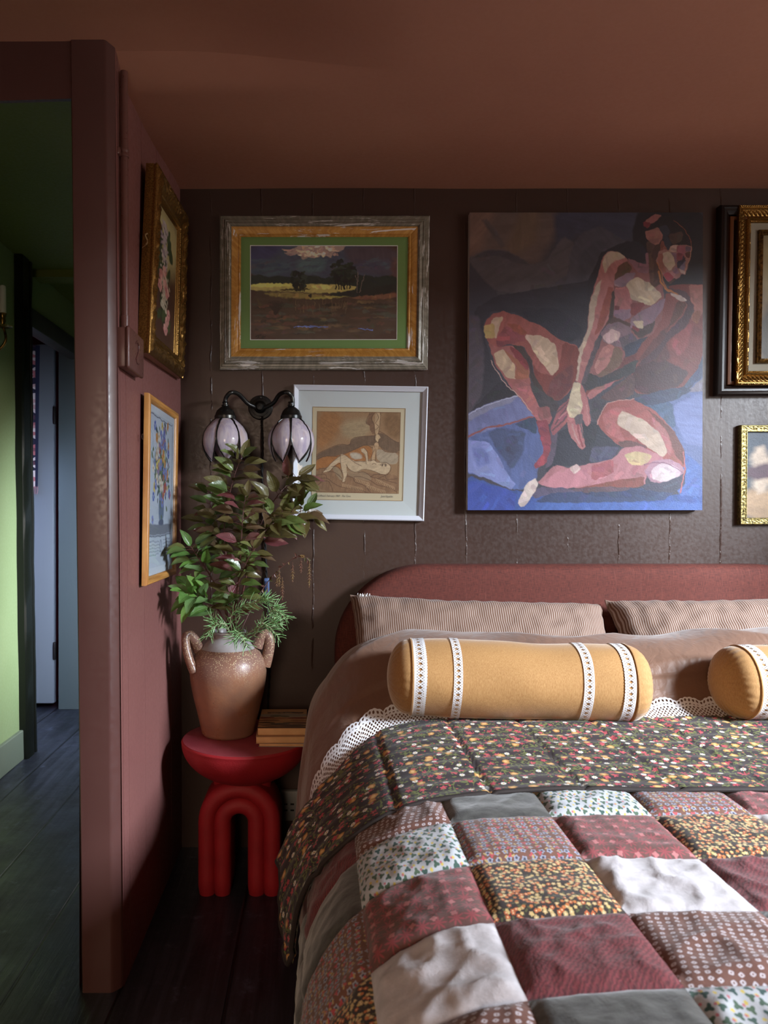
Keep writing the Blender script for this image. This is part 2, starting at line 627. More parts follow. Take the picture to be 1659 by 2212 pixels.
tx = thing('wall_hanging', 'patterned pink and navy woven hanging on the grey door in the hall', 'textile', (-1.63, 4.2, .9))
mb = MB()
xr, zt, zb = at(76, 0, 4.19).x, at(0, 745, 4.19).z, at(0, 1052, 4.19).z
mb.grid(lambda i, j: (xr - .16 + .16 * i / 15, 4.20 + .010 * math.sin(i * 1.3), zt + (zb - zt) * j / 20 + .006 * math.sin(i * 2.1) * (j == 20)), 16, 21,
        uvfn=lambda i, j: (.16 * i / 15, .8 * j / 20))
mb.build('woven_cloth', textile_mat(), tx)
mb = MB()
mb.grid(lambda i, j: (xr - .002 + .02 * i / 3 - .012 * j / 20 * (i / 3), 4.198 + .005 * i, zt + (zb - zt) * j / 20), 4, 21)
mb.build('navy_border', simple('navy_wool', (34, 36, 66), .9), tx)
mb = MB()
for k in range(14):
    x = xr - .1 + .0085 * k
    mb.tube([(x, 4.198, zb + .004), (x + .004 * math.sin(k), 4.196, zb - .02), (x - .003, 4.196, zb - .04)], .002, 5)
fr_ = mb.build('fringe', simple('pale_wool', (170, 120, 130), .9), tx)

# brass candle sconce on the hall wall, mostly cut by the edge of the photo
M_brass = simple('old_brass', (150, 118, 60), .28, 1.0, var=(30, .2), c2=(70, 55, 30))
sy = 3.02
xs_ = at(6, 0, sy).x
sc = thing('candle_sconce', 'brass candle sconce with white candle on the green hall wall', 'sconce', (HX, sy, 1.5))
zc = lambda p: at(0, p, sy).z
mb = MB()
mb.tube([Vector(p) for p in cr([(HX + .005, sy, zc(800)), (HX + .02, sy, zc(765)), (xs_ - .008, sy, zc(752)), (xs_ + .012, sy, zc(735)), (xs_ + .008, sy, zc(716)), (xs_, sy, zc(706))], 8)],
        lambda s: .007 - .002 * s, 10)
mb.build('arm', M_brass, sc)
mb = MB()
mb.lathe([(.0, 0), (.014, .002), (.035, .006), (.038, .009), (.033, .01), (.01, .008), (.009, .02), (.013, .03), (.010, .04), (.014, .055), (.017, .06), (.013, .062), (0, .062)],
         (xs_, sy, zc(709)), 24, rfn=lambda a, h: 1 + .1 * math.cos(8 * a) * (h < .012))
mb.build('candle_cup', M_brass, sc)
mb = MB()
mb.lathe([(.0135, 0), (.0135, .01), (.0125, .1), (.011, .112), (.003, .116), (0, .116)], (xs_, sy, zc(709) + .06), 20)
mb.build('candle', simple('candle_wax', (225, 222, 205), .5), sc)
mb = MB()
mb.lathe([(.028, 0), (.03, .006), (.02, .012), (0, .014)], (HX + .001, sy, zc(800)), 20, axis='X', rfn=lambda a, h: 1)
mb.build('back_plate', M_brass, sc)

# iron conduit pipe and painted switch box on the boarded wall
M_cond = paint_mat('conduit_paint', (104, 68, 62), (98, 64, 58), .32, bumpy=.2)
px_y = 1.775
pp = thing('conduit_pipe', 'brown painted conduit pipe running from the ceiling to the switch box', 'pipe', (xl(px_y, 2) + .014, px_y, 1.55))
mb = MB()
mb.tube([(xl(px_y, z) + .012, px_y - .012 * (2.15 - z), z) for z in (1.553, 1.7, 1.9, 2.1, 2.175)], .0088, 16)
mb.build('pipe', M_cond, pp)
mb = MB()
zz_ = at(0, 333, px_y).z
mb.lathe([(.009, 0), (.0112, .001), (.0118, .005), (.0105, .008), (.0105, .012), (.0118, .015), (.0112, .019), (.009, .02)], (xl(px_y, zz_) + .012, px_y - .0025, zz_ - .01), 18)
mb.box(xl(px_y, zz_) - .003, xl(px_y, zz_) + .006, px_y - .022, px_y + .016, zz_ - .008, zz_ + .008, .002)
mb.build('clamp', M_cond, pp)
mb = MB()
mb.lathe([(.0088, 0), (.0105, .001), (.0105, .034), (.0088, .035)], (xl(px_y, 1.6) + .012, px_y - .007, 1.553), 18)
mb.build('sleeve', M_cond, pp)
jb = thing('switch_box', 'brown painted metal switch box at the foot of the conduit pipe', 'switch', (-.46, 1.81, 1.46))
mb = MB()
mb.box(xl(1.8, 1.5) - .004, -.450, 1.745, 1.886, 1.462, 1.557, .004, 2)
mb.build('box', M_cond, jb)
mb = MB()
mb.box(-.452, -.441, 1.742, 1.889, 1.459, 1.560, .006, 3)
mb.build('cover_plate', M_cond, jb)
mb = MB()
mb.tube([(-.4405, 1.80, 1.53), (-.4395, 1.812, 1.538), (-.4395, 1.826, 1.53), (-.4395, 1.826, 1.515), (-.4395, 1.80, 1.49), (-.4395, 1.812, 1.484), (-.4395, 1.83, 1.486)], .0022, 6)
mb.build('switch_lever', M_cond, jb)

# grey power socket low on the wall behind the stool
sk = thing('power_socket', 'grey power socket low on the dark wall behind the red stool', 'socket', (-.1, WY, .2))
mb = MB()
p0, p1 = at(606, 1704, WY), at(652, 1768, WY)
mb.box(p0.x, p1.x, WY - .022, WY + .002, p1.z, p0.z, .004)
mb.build('socket_plate', simple('grey_plastic', (150, 152, 150), .5), sk)
mb = MB()
for dx in (.012, .034):
    mb.box(p0.x + dx, p0.x + dx + .012, WY - .024, WY - .020, p0.z - .045, p0.z - .04)
    mb.box(p0.x + dx, p0.x + dx + .012, WY - .024, WY - .020, p0.z - .065, p0.z - .06)
mb.build('socket_slot', simple('black_plastic', (12, 12, 12), .5), sk)
# ------------------------------------------------------------------ pictures: brushwork laid down as colour on a fine mesh
def vn(u, v, seed):
    u = np.asarray(u, float); v = np.asarray(v, float)
    iu, iv = np.floor(u).astype(np.int64), np.floor(v).astype(np.int64)
    fu, fv = u - iu, v - iv
    fu, fv = fu * fu * (3 - 2 * fu), fv * fv * (3 - 2 * fv)

    def h(a, b):
        x = (a * 374761393 + b * 668265263 + seed * 1274126177) & 0x7fffffff
        x = ((x ^ (x >> 13)) * 1274126177) & 0x7fffffff
        return ((x ^ (x >> 16)) & 0xffff) / 65535.0
    return (h(iu, iv) * (1 - fu) + h(iu + 1, iv) * fu) * (1 - fv) + (h(iu, iv + 1) * (1 - fu) + h(iu + 1, iv + 1) * fu) * fv


class Ras:
    """a small painter: polygons and strokes on a grid; x0..y1 are the picture's own coordinates"""
    def __init__(s, x0, y0, x1, y1, nx, ny, base, warp=2.0, wscale=22.0, seed=1, gain=1.0, dabs=0, dabf=14, cut=.25):
        s.nx, s.ny = nx, ny
        s.gx, s.gy = np.meshgrid(np.linspace(x0, x1, nx), np.linspace(y0, y1, ny))
        s.X = s.gx + warp * (vn(s.gx / wscale, s.gy / wscale, seed) - .5) * 2 + warp * .5 * (vn(s.gx / wscale * 3, s.gy / wscale * 3, seed + 5) - .5)
        s.Y = s.gy + warp * (vn(s.gx / wscale, s.gy / wscale, seed + 9) - .5) * 2 + warp * .5 * (vn(s.gx / wscale * 3, s.gy / wscale * 3, seed + 7) - .5)
        s.gain = gain
        s.dabs, s.dabf, s.cut = dabs, dabf, cut
        s.k = seed * 100
        s.img = np.zeros((ny, nx, 3)) + np.array(lin(base)) * gain

    def c(s, col):
        return np.array(lin(col)) * s.gain

    def put(s, sl, a, col, streak, ang=None, sc=(110., 13.)):
        s.k += 1
        X, Y = s.X[sl], s.Y[sl]
        if ang is None:
            ang = (s.k * 2.399) % 3.14
        n = vn((X * math.cos(ang) + Y * math.sin(ang)) / sc[0], (-X * math.sin(ang) + Y * math.cos(ang)) / sc[1], s.k)
        n2 = vn(X / 40., Y / 40., s.k + 3)
        cc = s.c(col)[None, None, :] * (1 + streak * ((n - .5) * 1.6 + (n2 - .5) * 1.2))[..., None]
        s.img[sl] = s.img[sl] * (1 - a[..., None]) + cc * a[..., None]

    def poly(s, pts, col, f=3.0, sm=1, streak=.15, op=1.0, ang=None):
        P = np.array(pts, float)
        for _ in range(sm):
            Q = np.roll(P, -1, 0)
            P = np.stack([P * (1 - s.cut) + Q * s.cut, P * s.cut + Q * (1 - s.cut)], 1).reshape(-1, 2)
        m = f + 2
        ok = (s.X[0].size)
        sel_x = np.where((s.gx[0] > P[:, 0].min() - m - 8) & (s.gx[0] < P[:, 0].max() + m + 8))[0]
        sel_y = np.where((s.gy[:, 0] > P[:, 1].min() - m - 8) & (s.gy[:, 0] < P[:, 1].max() + m + 8))[0]
        if len(sel_x) == 0 or len(sel_y) == 0:
            return
        sl = (slice(sel_y[0], sel_y[-1] + 1), slice(sel_x[0], sel_x[-1] + 1))
        X, Y = s.X[sl], s.Y[sl]
        ins = np.zeros(X.shape, bool)
        d2 = np.full(X.shape, 1e9)
        for i in range(len(P)):
            (ax, ay), (bx, by) = P[i], P[(i + 1) % len(P)]
            if ay != by:
                cnd = ((ay > Y) != (by > Y)) & (X < (bx - ax) * (Y - ay) / (by - ay) + ax)
                ins ^= cnd
            L = (bx - ax) ** 2 + (by - ay) ** 2 + 1e-9
            t = np.clip(((X - ax) * (bx - ax) + (Y - ay) * (by - ay)) / L, 0, 1)
            d2 = np.minimum(d2, (X - ax - t * (bx - ax)) ** 2 + (Y - ay - t * (by - ay)) ** 2)
        sd = np.sqrt(d2) * np.where(ins, 1, -1)
        a = np.clip(.5 + sd / max(f, .5), 0, 1) * op
        s.put(sl, a, col, streak, ang)
        area_ = a.sum() * (s.gx[0, 1] - s.gx[0, 0]) * (s.gy[1, 0] - s.gy[0, 0])
        if not s.dabs or f > s.dabf:
            return
        rr = random.Random(s.k)
        for _ in range(int(min(16, max(2, area_ / s.dabs)))):
            cx, cy = rr.uniform(P[:, 0].min(), P[:, 0].max()), rr.uniform(P[:, 1].min(), P[:, 1].max())
            an = ((s.k * 2.399) % 3.14) + rr.uniform(-.5, .5)
            ln, wd = rr.uniform(.5, 1.3) * s.dabs ** .5, rr.uniform(.18, .4) * s.dabs ** .5
            lx = (X - cx) * math.cos(an) + (Y - cy) * math.sin(an)
            ly = -(X - cx) * math.sin(an) + (Y - cy) * math.cos(an)
            m_ = np.clip((ln - np.abs(lx)) / 3 + .5, 0, 1) * np.clip((wd - np.abs(ly)) / 2 + .5, 0, 1) * a * rr.uniform(.35, .8)
            k_ = rr.uniform(.82, 1.2)
            s.put(sl, m_, tuple(min(255, max(0, c_ * k_ + rr.uniform(-9, 9))) for c_ in col), streak, an)

    def line(s, pts, col, wd, op=1.0, sm=True, streak=.1):
        P = np.array(cr(pts, 5) if sm and len(pts) > 2 else pts, float)
        m = wd + 10
        sel_x = np.where((s.gx[0] > P[:, 0].min() - m) & (s.gx[0] < P[:, 0].max() + m))[0]
        sel_y = np.where((s.gy[:, 0] > P[:, 1].min() - m) & (s.gy[:, 0] < P[:, 1].max() + m))[0]
        if len(sel_x) == 0 or len(sel_y) == 0:
            return
        sl = (slice(sel_y[0], sel_y[-1] + 1), slice(sel_x[0], sel_x[-1] + 1))
        X, Y = s.X[sl], s.Y[sl]
        d2 = np.full(X.shape, 1e9)
        for i in range(len(P) - 1):
            (ax, ay), (bx, by) = P[i], P[i + 1]
            L = (bx - ax) ** 2 + (by - ay) ** 2 + 1e-9
            t = np.clip(((X - ax) * (bx - ax) + (Y - ay) * (by - ay)) / L, 0, 1)
            d2 = np.minimum(d2, (X - ax - t * (bx - ax)) ** 2 + (Y - ay - t * (by - ay)) ** 2)
        a = np.clip((wd / 2 - np.sqrt(d2)) / (wd * .4) + .5, 0, 1) * op
        s.put(sl, a, col, streak)

    def blob(s, x, y, rx, ry, col, f=3.0, rot=0.0, op=1.0, n=9):
        pts = []
        for k in range(n):
            an = 2 * math.pi * k / n
            a, b = rx * math.cos(an), ry * math.sin(an)
            pts.append((x + a * math.cos(rot) - b * math.sin(rot), y + a * math.sin(rot) + b * math.cos(rot)))
        s.poly(pts, col, f, 1, .12, op)

    def grain(s, amt, sc, seed=3):
        n = vn(s.gx / sc, s.gy / sc, seed)
        s.img *= (1 + amt * (n - .5) * 2)[..., None]


def paint_surface(rough=.5, bump=.25, name='painted_surface', bscale=260):
    t = NT(name)
    a = t.n('Attribute', attribute_name='Col').outputs['Color']
    nrm = t.bump(t.noise(t.obj(), bscale, 3, .6), bump, .0012)
    return t.done(t.bsdf(a, rough, nrm))


M_paint = paint_surface(.48, .35)
M_print = paint_surface(.8, .05, 'printed_paper')


def picture(name, ras, quad, mat, parent):
    """quad: tl, tr, br, bl"""
    tl, tr, br, bl = [np.array(q) for q in quad]
    nx, ny = ras.nx, ras.ny
    u, v = np.meshgrid(np.linspace(0, 1, nx), np.linspace(0, 1, ny))
    u, v = u[..., None], v[..., None]
    P = (tl * (1 - u) + tr * u) * (1 - v) + (bl * (1 - u) + br * u) * v
    L = np.array(WL[parent.name])
    P = (P - L).reshape(-1, 3)
    idx = np.arange(nx * ny).reshape(ny, nx)
    q = np.stack([idx[:-1, :-1], idx[1:, :-1], idx[1:, 1:], idx[:-1, 1:]], -1).reshape(-1, 4)
    me = bpy.data.meshes.new(name)
    me.vertices.add(len(P)); me.vertices.foreach_set('co', P.ravel())
    me.loops.add(q.size); me.loops.foreach_set('vertex_index', q.ravel().astype(np.int32))
    me.polygons.add(len(q)); me.polygons.foreach_set('loop_start', np.arange(0, q.size, 4, dtype=np.int32))
    me.update(calc_edges=True)
    ca = me.color_attributes.new('Col', 'FLOAT_COLOR', 'POINT')
    cd = np.ones((nx * ny, 4)); cd[:, :3] = np.clip(ras.img.reshape(-1, 3), 0, .95)
    ca.data.foreach_set('color', cd.ravel())
    me.materials.append(mat)
    o = bpy.data.objects.new(name, me)
    COL.objects.link(o)
    o.parent = parent
    WL[o.name] = Vector(WL[parent.name])
    return o


def moulding(quad, nrm, prof, seg=1, disp=None, mi=0, mis=None):
    """sweep a profile [(inset, height)] round a quad (tl, tr, br, bl), mitred; disp(side, t, metres along, inset) -> extra height"""
    Q = [Vector(q) for q in quad]
    nrm = Vector(nrm).normalized()
    inw = []
    for i in range(4):
        a = (Q[(i + 1) % 4] - Q[i]).normalized()
        b = (Q[i - 1] - Q[i]).normalized()
        inw.append(a + b)
    mb = MB()
    N = 4 * seg
    m = len(prof)
    vs, info = [], []
    for d, h in prof:
        for i in range(4):
            A, B = Q[i] + inw[i] * d, Q[(i + 1) % 4] + inw[(i + 1) % 4] * d
            for k in range(seg):
                t = k / seg
                hh = h
                if disp:
                    Ls = (B - A).length
                    hh += disp(i, t, t * Ls, d, Ls)
                vs.append(A.lerp(B, t) + nrm * hh)
    fs, us, ms = [], [], []
    for j in range(m - 1):
        for k in range(N):
            k2 = (k + 1) % N
            fs.append((j * N + k, j * N + k2, (j + 1) * N + k2, (j + 1) * N + k))
            side = k // seg
            Ls = (Q[(side + 1) % 4] - Q[side]).length
            t0, t1 = (k % seg) / seg * Ls + side * 3.1, (k % seg + 1) / seg * Ls + side * 3.1
            us.append([(t0, prof[j][0]), (t1, prof[j][0]), (t1, prof[j + 1][0]), (t0, prof[j + 1][0])])
            ms.append(mis[j] if mis else mi)
    mb.add(vs, fs, us, ms)
    return mb


def inset(quad, d, nrm=(0, 0, 0), h=0.0):
    Q = [Vector(q) for q in quad]
    out = []
    for i in range(4):
        a = (Q[(i + 1) % 4] - Q[i]).normalized()
        b = (Q[i - 1] - Q[i]).normalized()
        out.append(Q[i] + (a + b) * d + Vector(nrm) * h)
    return out


def slab(quad, nrm, th):
    mb = MB()
    Q = [Vector(q) for q in quad]
    n = Vector(nrm) * th
    mb.hexa([Q[3] - n, Q[2] - n, Q[2], Q[3], Q[0] - n, Q[1] - n, Q[1], Q[0]])
    return mb


def plate(quad, th=.0012, nrm=(0, -1, 0)):
    mb = MB()
    Q = [Vector(q) for q in quad]
    n = Vector(nrm) * -th
    mb.add([Q[0], Q[1], Q[2], Q[3], Q[0] + n, Q[1] + n, Q[2] + n, Q[3] + n],
           [(0, 3, 2, 1), (4, 5, 6, 7), (0, 1, 5, 4), (1, 2, 6, 5), (2, 3, 7, 6), (3, 0, 4, 7)])
    return mb


def ring(quad_o, quad_i):
    mb = MB()
    mb.add(list(quad_o) + list(quad_i), [(0, 1, 5, 4), (1, 2, 6, 5), (2, 3, 7, 6), (3, 0, 4, 7)])
    return mb


def glass_mat():
    t = NT('picture_glass')
    g = t.n('BsdfGlossy', {'Roughness': .02, 'Color': (1, 1, 1, 1)})
    tr = t.n('BsdfTransparent', {'Color': (.97, .98, .98, 1)})
    fr = t.n('Fresnel', {'IOR': 1.45})
    f = t.math('MULTIPLY', fr, t.math('SUBTRACT', 1, t.n('NewGeometry').outputs['Backfacing']), clamp=True)
    mx = t.n('MixShader', {0: f})
    t.t.links.new(tr.outputs[0], mx.inputs[1])
    t.t.links.new(g.outputs[0], mx.inputs[2])
    return t.done(mx)


M_glass = glass_mat()
BK = (0, -1, 0)


def wq(corners, h):
    """quad on the back wall, corners in photo pixels, front h metres off the wall"""
    return [at(px, py, WY - h) for px, py in corners]


# ---- large unframed canvas ---------------------------------------------------
def nude():
    R = Ras(56, 45, 1308, 1641, 440, 561, (70, 66, 78), 3.6, 20, 3, gain=NUDE_GAIN, dabs=1100, cut=.12)
    p, l = R.poly, R.line
    p([(40, 30), (560, 30), (500, 200), (420, 330), (200, 300), (50, 300)], (118, 98, 92), 60)
    p([(40, 30), (190, 30), (120, 250), (40, 290)], (142, 110, 98), 50)
    p([(330, 30), (430, 30), (420, 200), (300, 280), (250, 250)], (126, 102, 86), 40)
    p([(120, 90), (150, 80), (250, 215), (225, 235)], (104, 92, 92), 14)
    p([(500, 30), (960, 30), (940, 190), (760, 210), (640, 150), (540, 280)], (72, 72, 92), 30)
    p([(960, 30), (1320, 30), (1320, 440), (1120, 445), (1050, 330), (960, 280), (925, 160)], (40, 33, 41), 10)
    p([(40, 290), (150, 242), (250, 245), (400, 330), (470, 300), (560, 170), (620, 210), (590, 380), (520, 430), (330, 480), (200, 470), (110, 380)], (98, 90, 96), 12)
    p([(70, 290), (150, 248), (250, 250), (380, 320), (330, 320), (200, 275)], (82, 75, 84), 10)
    p([(200, 470), (330, 478), (500, 430), (590, 380), (600, 420), (420, 470), (220, 500)], (88, 82, 90), 14)
    p([(600, 240), (660, 150), (760, 118), (860, 180), (900, 200), (800, 260), (740, 420), (640, 480), (520, 560), (580, 400)], (86, 82, 94), 10)
    p([(650, 260), (740, 190), (800, 210), (720, 330), (640, 430)], (76, 74, 86), 24)
    p([(90, 560), (200, 490), (400, 460), (560, 430), (740, 400), (700, 560), (680, 720), (560, 745), (430, 660), (300, 580), (180, 570), (130, 640), (150, 760), (180, 850), (240, 960), (130, 1040), (50, 1120), (70, 760)], (57, 53, 64), 6)
    p([(330, 580), (520, 550), (680, 680), (600, 745), (480, 690), (380, 620)], (46, 44, 57), 10)
    p([(500, 520), (620, 450), (700, 430), (690, 560), (640, 640)], (52, 50, 62), 20)
    p([(50, 600), (110, 600), (140, 800), (130, 1020), (50, 1125)], (90, 79, 90), 14)
    p([(50, 1130), (230, 940), (345, 1030), (200, 1075)], (44, 38, 48), 4)
    p([(830, 228), (900, 198), (960, 200), (1010, 250), (1000, 315), (900, 310), (860, 260), (800, 250), (770, 290), (735, 410), (690, 520), (690, 420), (760, 260)], (47, 44, 55), 6)
    # bed clothes
    p([(40, 1450), (300, 1540), (700, 1560), (1210, 1560), (1320, 1440), (1320, 1660), (40, 1660)], (62, 90, 162), 6)
    p([(40, 1470), (320, 1545), (300, 1660), (40, 1660)], (62, 84, 172), 10)
    p([(420, 1592), (1320, 1600), (1320, 1660), (420, 1660)], (76, 108, 182), 12)
    p([(410, 1600), (500, 1545), (900, 1520), (1170, 1535), (1100, 1590), (700, 1602)], (58, 72, 112), 6)
    p([(620, 1540), (900, 1525), (1100, 1545), (1000, 1580), (760, 1570)], (52, 64, 100), 8)
    p([(40, 1130), (180, 1060), (320, 1025), (420, 1120), (390, 1160), (230, 1195), (40, 1260)], (118, 122, 170), 5)
    p([(40, 1140), (200, 1055), (320, 1028), (290, 1062), (150, 1112), (40, 1175)], (142, 140, 168), 8)
    p([(40, 1255), (240, 1190), (410, 1140), (440, 1250), (470, 1330), (430, 1420), (420, 1510), (320, 1535), (200, 1480), (40, 1440)], (92, 107, 160), 5)
    p([(300, 1180), (412, 1132), (425, 1235), (350, 1200)], (58, 72, 102), 4)
    p([(160, 1230), (220, 1195), (360, 1220), (350, 1330), (290, 1430), (220, 1330)], (74, 85, 124), 10)
    p([(240, 1250), (310, 1240), (330, 1320), (280, 1370)], (66, 74, 108), 12)
    p([(40, 1262), (160, 1275), (220, 1350), (262, 1440), (312, 1500), (290, 1532), (180, 1480), (40, 1430)], (140, 150, 208), 5)
    p([(70, 1300), (150, 1310), (180, 1390), (110, 1410)], (118, 128, 188), 14)
    l([(52, 1248), (150, 1202), (240, 1185), (330, 1160), (400, 1140)], (152, 84, 82), 9)
    l([(52, 1132), (140, 1085), (250, 1045), (320, 1028)], (190, 190, 215), 5)
    p([(510, 1240), (640, 1170), (760, 1170), (880, 1290), (830, 1360), (700, 1395), (560, 1405), (470, 1450), (490, 1300)], (46, 46, 61), 5)
    p([(720, 1300), (870, 1300), (820, 1372), (700, 1385)], (76, 72, 100), 6)
    p([(640, 1180), (760, 1180), (720, 1300), (620, 1290)], (36, 36, 48), 10)
    p([(950, 1080), (1100, 1065), (1230, 1000), (1320, 900), (1320, 1430), (1230, 1370), (1150, 1200)], (98, 112, 162), 6)
    p([(1150, 1080), (1320, 1000), (1320, 1300), (1220, 1285), (1170, 1180)], (120, 132, 186), 16)
    p([(1210, 1330), (1320, 1420), (1320, 1570), (1170, 1560)], (82, 110, 178), 8)
    p([(975, 1065), (1145, 1055), (1165, 1210), (1060, 1130)], (70, 93, 126), 4)
    p([(1240, 900), (1320, 770), (1320, 920), (1205, 1005)], (72, 82, 114), 5)
    p([(1230, 1000), (1320, 925), (1320, 1000), (1240, 1010)], (130, 122, 140), 6)
    # cushion and far thigh
    p([(1110, 440), (1200, 430), (1320, 432), (1320, 780), (1280, 890), (1200, 985), (1050, 1025), (945, 1015), (925, 900), (1000, 780), (1150, 620), (1230, 520)], (128, 60, 55), 3)
    p([(1230, 433), (1320, 434), (1320, 570), (1250, 640), (1240, 500)], (166, 106, 95), 4)
    p([(1255, 580), (1297, 570), (1285, 645), (1250, 625)], (145, 84, 60), 4)
    p([(1130, 740), (1200, 650), (1260, 640), (1230, 760), (1180, 820)], (150, 70, 68), 12)
    p([(935, 880), (1080, 825), (1240, 900), (1175, 985), (1000, 1022), (935, 985)], (76, 41, 46), 8)
    p([(1000, 800), (1110, 740), (1140, 830), (1060, 850)], (96, 50, 50), 14)
    p([(935, 1040), (1080, 1000), (1200, 980), (1255, 1000), (1160, 1050), (1050, 1078), (960, 1072)], (58, 64, 92), 4)
    p([(1110, 450), (1220, 465), (1265, 560), (1225, 655), (1130, 725), (1050, 835), (975, 868), (925, 835), (1060, 720), (1170, 600), (1220, 520)], (86, 53, 60), 5)
    p([(1110, 470), (1190, 500), (1228, 540), (1200, 605), (1110, 695), (1020, 795), (930, 905), (820, 965), (700, 1045), (678, 1010), (780, 920), (930, 800), (1040, 690), (1095, 560)], (136, 71, 66), 3)
    p([(1080, 690), (1140, 640), (1090, 740), (1010, 820), (960, 850), (1010, 770)], (104, 56, 54), 6)
    p([(688, 1022), (790, 940), (855, 895), (835, 962), (700, 1052)], (190, 118, 118), 3)
    p([(880, 830), (960, 800), (930, 900), (850, 930)], (112, 54, 54), 6)
    p([(1130, 478), (1190, 488), (1228, 516), (1180, 522)], (206, 182, 172), 3)
    p([(1170, 520), (1224, 530), (1190, 605), (1120, 668), (1150, 580)], (98, 58, 48), 4)
    # torso
    p([(830, 290), (930, 300), (1040, 340), (1100, 460), (1095, 600), (1040, 705), (960, 725), (900, 805), (840, 905), (740, 935), (695, 900), (760, 750), (800, 620), (830, 480)], (150, 94, 92), 3)
    p([(838, 312), (890, 298), (932, 342), (908, 385), (825, 405)], (104, 68, 52), 3)
    p([(900, 288), (960, 312), (1008, 322), (1000, 262), (1032, 248), (1040, 330), (1008, 375), (955, 362)], (152, 106, 118), 3)
    p([(1005, 200), (1062, 178), (1092, 262), (1085, 380), (1062, 445), (1026, 445), (1018, 300)], (104, 72, 62), 3)
    p([(1040, 250), (1078, 228), (1084, 425), (1048, 445)], (88, 56, 50), 4)
    l([(1070, 360), (1082, 410), (1110, 455), (1165, 482)], (205, 130, 68), 8)
    p([(828, 410), (900, 368), (948, 368), (932, 402), (890, 442), (838, 442)], (152, 122, 137), 3)
    p([(893, 430), (950, 388), (1030, 428), (1092, 490), (1035, 545), (990, 533), (925, 512)], (208, 184, 158), 3)
    p([(838, 450), (900, 440), (932, 522), (928, 595), (870, 592), (832, 560)], (182, 112, 112), 3)
    p([(833, 570), (928, 560), (918, 612), (870, 628), (832, 600)], (152, 120, 137), 3)
    p([(922, 530), (1003, 530), (962, 595), (922, 592)], (134, 58, 62), 3)
    p([(835, 545), (862, 548), (860, 572), (838, 570)], (118, 52, 55), 4)
    p([(930, 602), (1040, 542), (1108, 500), (1096, 562), (1056, 615), (1040, 674), (960, 704), (912, 652)], (147, 116, 132), 3)
    p([(918, 664), (1000, 652), (1058, 622), (1040, 684), (970, 725)], (80, 60, 58), 4)
    p([(933, 630), (990, 625), (987, 668), (958, 664)], (214, 190, 160), 4)
    p([(930, 650), (970, 668), (960, 688), (930, 670)], (132, 52, 57), 4)
    p([(780, 598), (850, 610), (925, 640), (912, 684), (830, 642), (768, 652)], (88, 57, 52), 5)
    p([(762, 692), (800, 643), (860, 632), (922, 660), (932, 722), (880, 774), (778, 742)], (142, 112, 122), 3)
    p([(768, 712), (820, 668), (868, 685), (862, 728), (800, 752)], (214, 178, 174), 3)
    p([(858, 722), (930, 688), (974, 742), (888, 794)], (95, 81, 90), 4)
    p([(728, 872), (768, 770), (810, 748), (852, 780), (802, 892), (748, 914)], (190, 126, 120), 3)
    p([(838, 760), (882, 790), (872, 864), (780, 924), (738, 922), (808, 862)], (126, 96, 80), 3)
    p([(888, 760), (985, 718), (962, 794), (898, 824)], (60, 62, 82), 4)
    p([(695, 900), (760, 930), (850, 888), (965, 830), (942, 904), (800, 964), (688, 1004), (655, 950)], (62, 58, 62), 4)
    p([(745, 1050), (940, 898), (948, 1012), (880, 1054), (800, 1055)], (97, 65, 66), 4)
    p([(715, 1060), (770, 1040), (800, 1060), (750, 1165), (715, 1150)], (66, 58, 66), 5)
    # far arm
    p([(768, 290), (800, 253), (862, 260), (908, 300), (852, 332), (832, 400), (832, 520), (800, 622), (742, 722), (702, 832), (662, 962), (626, 952), (638, 800), (688, 690), (698, 540), (738, 400)], (186, 120, 118), 3)
    p([(768, 302), (800, 256), (864, 260), (892, 290), (820, 312), (780, 374)], (216, 191, 170), 6)
    p([(738, 432), (768, 400), (732, 560), (722, 652), (662, 802), (642, 952), (628, 942), (638, 790), (693, 680), (698, 540)], (206, 182, 162), 5)
    p([(800, 440), (832, 450), (812, 562), (760, 684), (728, 704), (768, 560)], (160, 86, 76), 5)
    p([(740, 720), (762, 718), (722, 852), (682, 964), (655, 962), (700, 832)], (94, 80, 86), 4)
    p([(822, 470), (836, 460), (832, 600), (800, 640)], (70, 52, 46), 4)
    # near thigh and shin
    p([(136, 640), (180, 588), (240, 573), (320, 598), (450, 658), (560, 738), (645, 760), (635, 900), (602, 1002), (540, 1054), (468, 1044), (418, 960), (398, 850), (350, 760), (270, 750), (210, 772), (158, 742)], (166, 92, 84), 3)
    p([(398, 850), (430, 900), (500, 922), (540, 880), (560, 740), (650, 770), (630, 960), (540, 1056), (468, 1034), (418, 960)], (134, 61, 52), 5)
    p([(500, 940), (620, 850), (610, 980), (540, 1054), (470, 1030)], (112, 54, 54), 14)
    p([(200, 720), (250, 652), (350, 690), (362, 732), (270, 752), (208, 772)], (150, 75, 79), 4)
    p([(258, 640), (330, 648), (372, 692), (340, 705), (290, 672)], (156, 82, 62), 4)
    p([(353, 700), (450, 708), (522, 750), (542, 880), (500, 922), (440, 842), (398, 780)], (213, 183, 156), 3)
    p([(178, 612), (242, 603), (212, 680), (200, 722), (168, 690)], (212, 178, 152), 4)
    p([(138, 650), (190, 640), (196, 716), (140, 718)], (202, 167, 108), 4)
    p([(158, 740), (210, 768), (300, 758), (382, 860), (382, 942), (432, 1082), (422, 1144), (388, 1112), (280, 982), (198, 862)], (170, 101, 96), 3)
    p([(188, 800), (240, 778), (300, 860), (312, 942), (258, 932), (208, 862)], (213, 182, 152), 3)
    p([(240, 778), (300, 818), (372, 880), (382, 932), (300, 942), (312, 870)], (166, 102, 76), 4)
    p([(268, 763), (330, 778), (382, 860), (372, 894), (320, 842)], (140, 55, 61), 4)
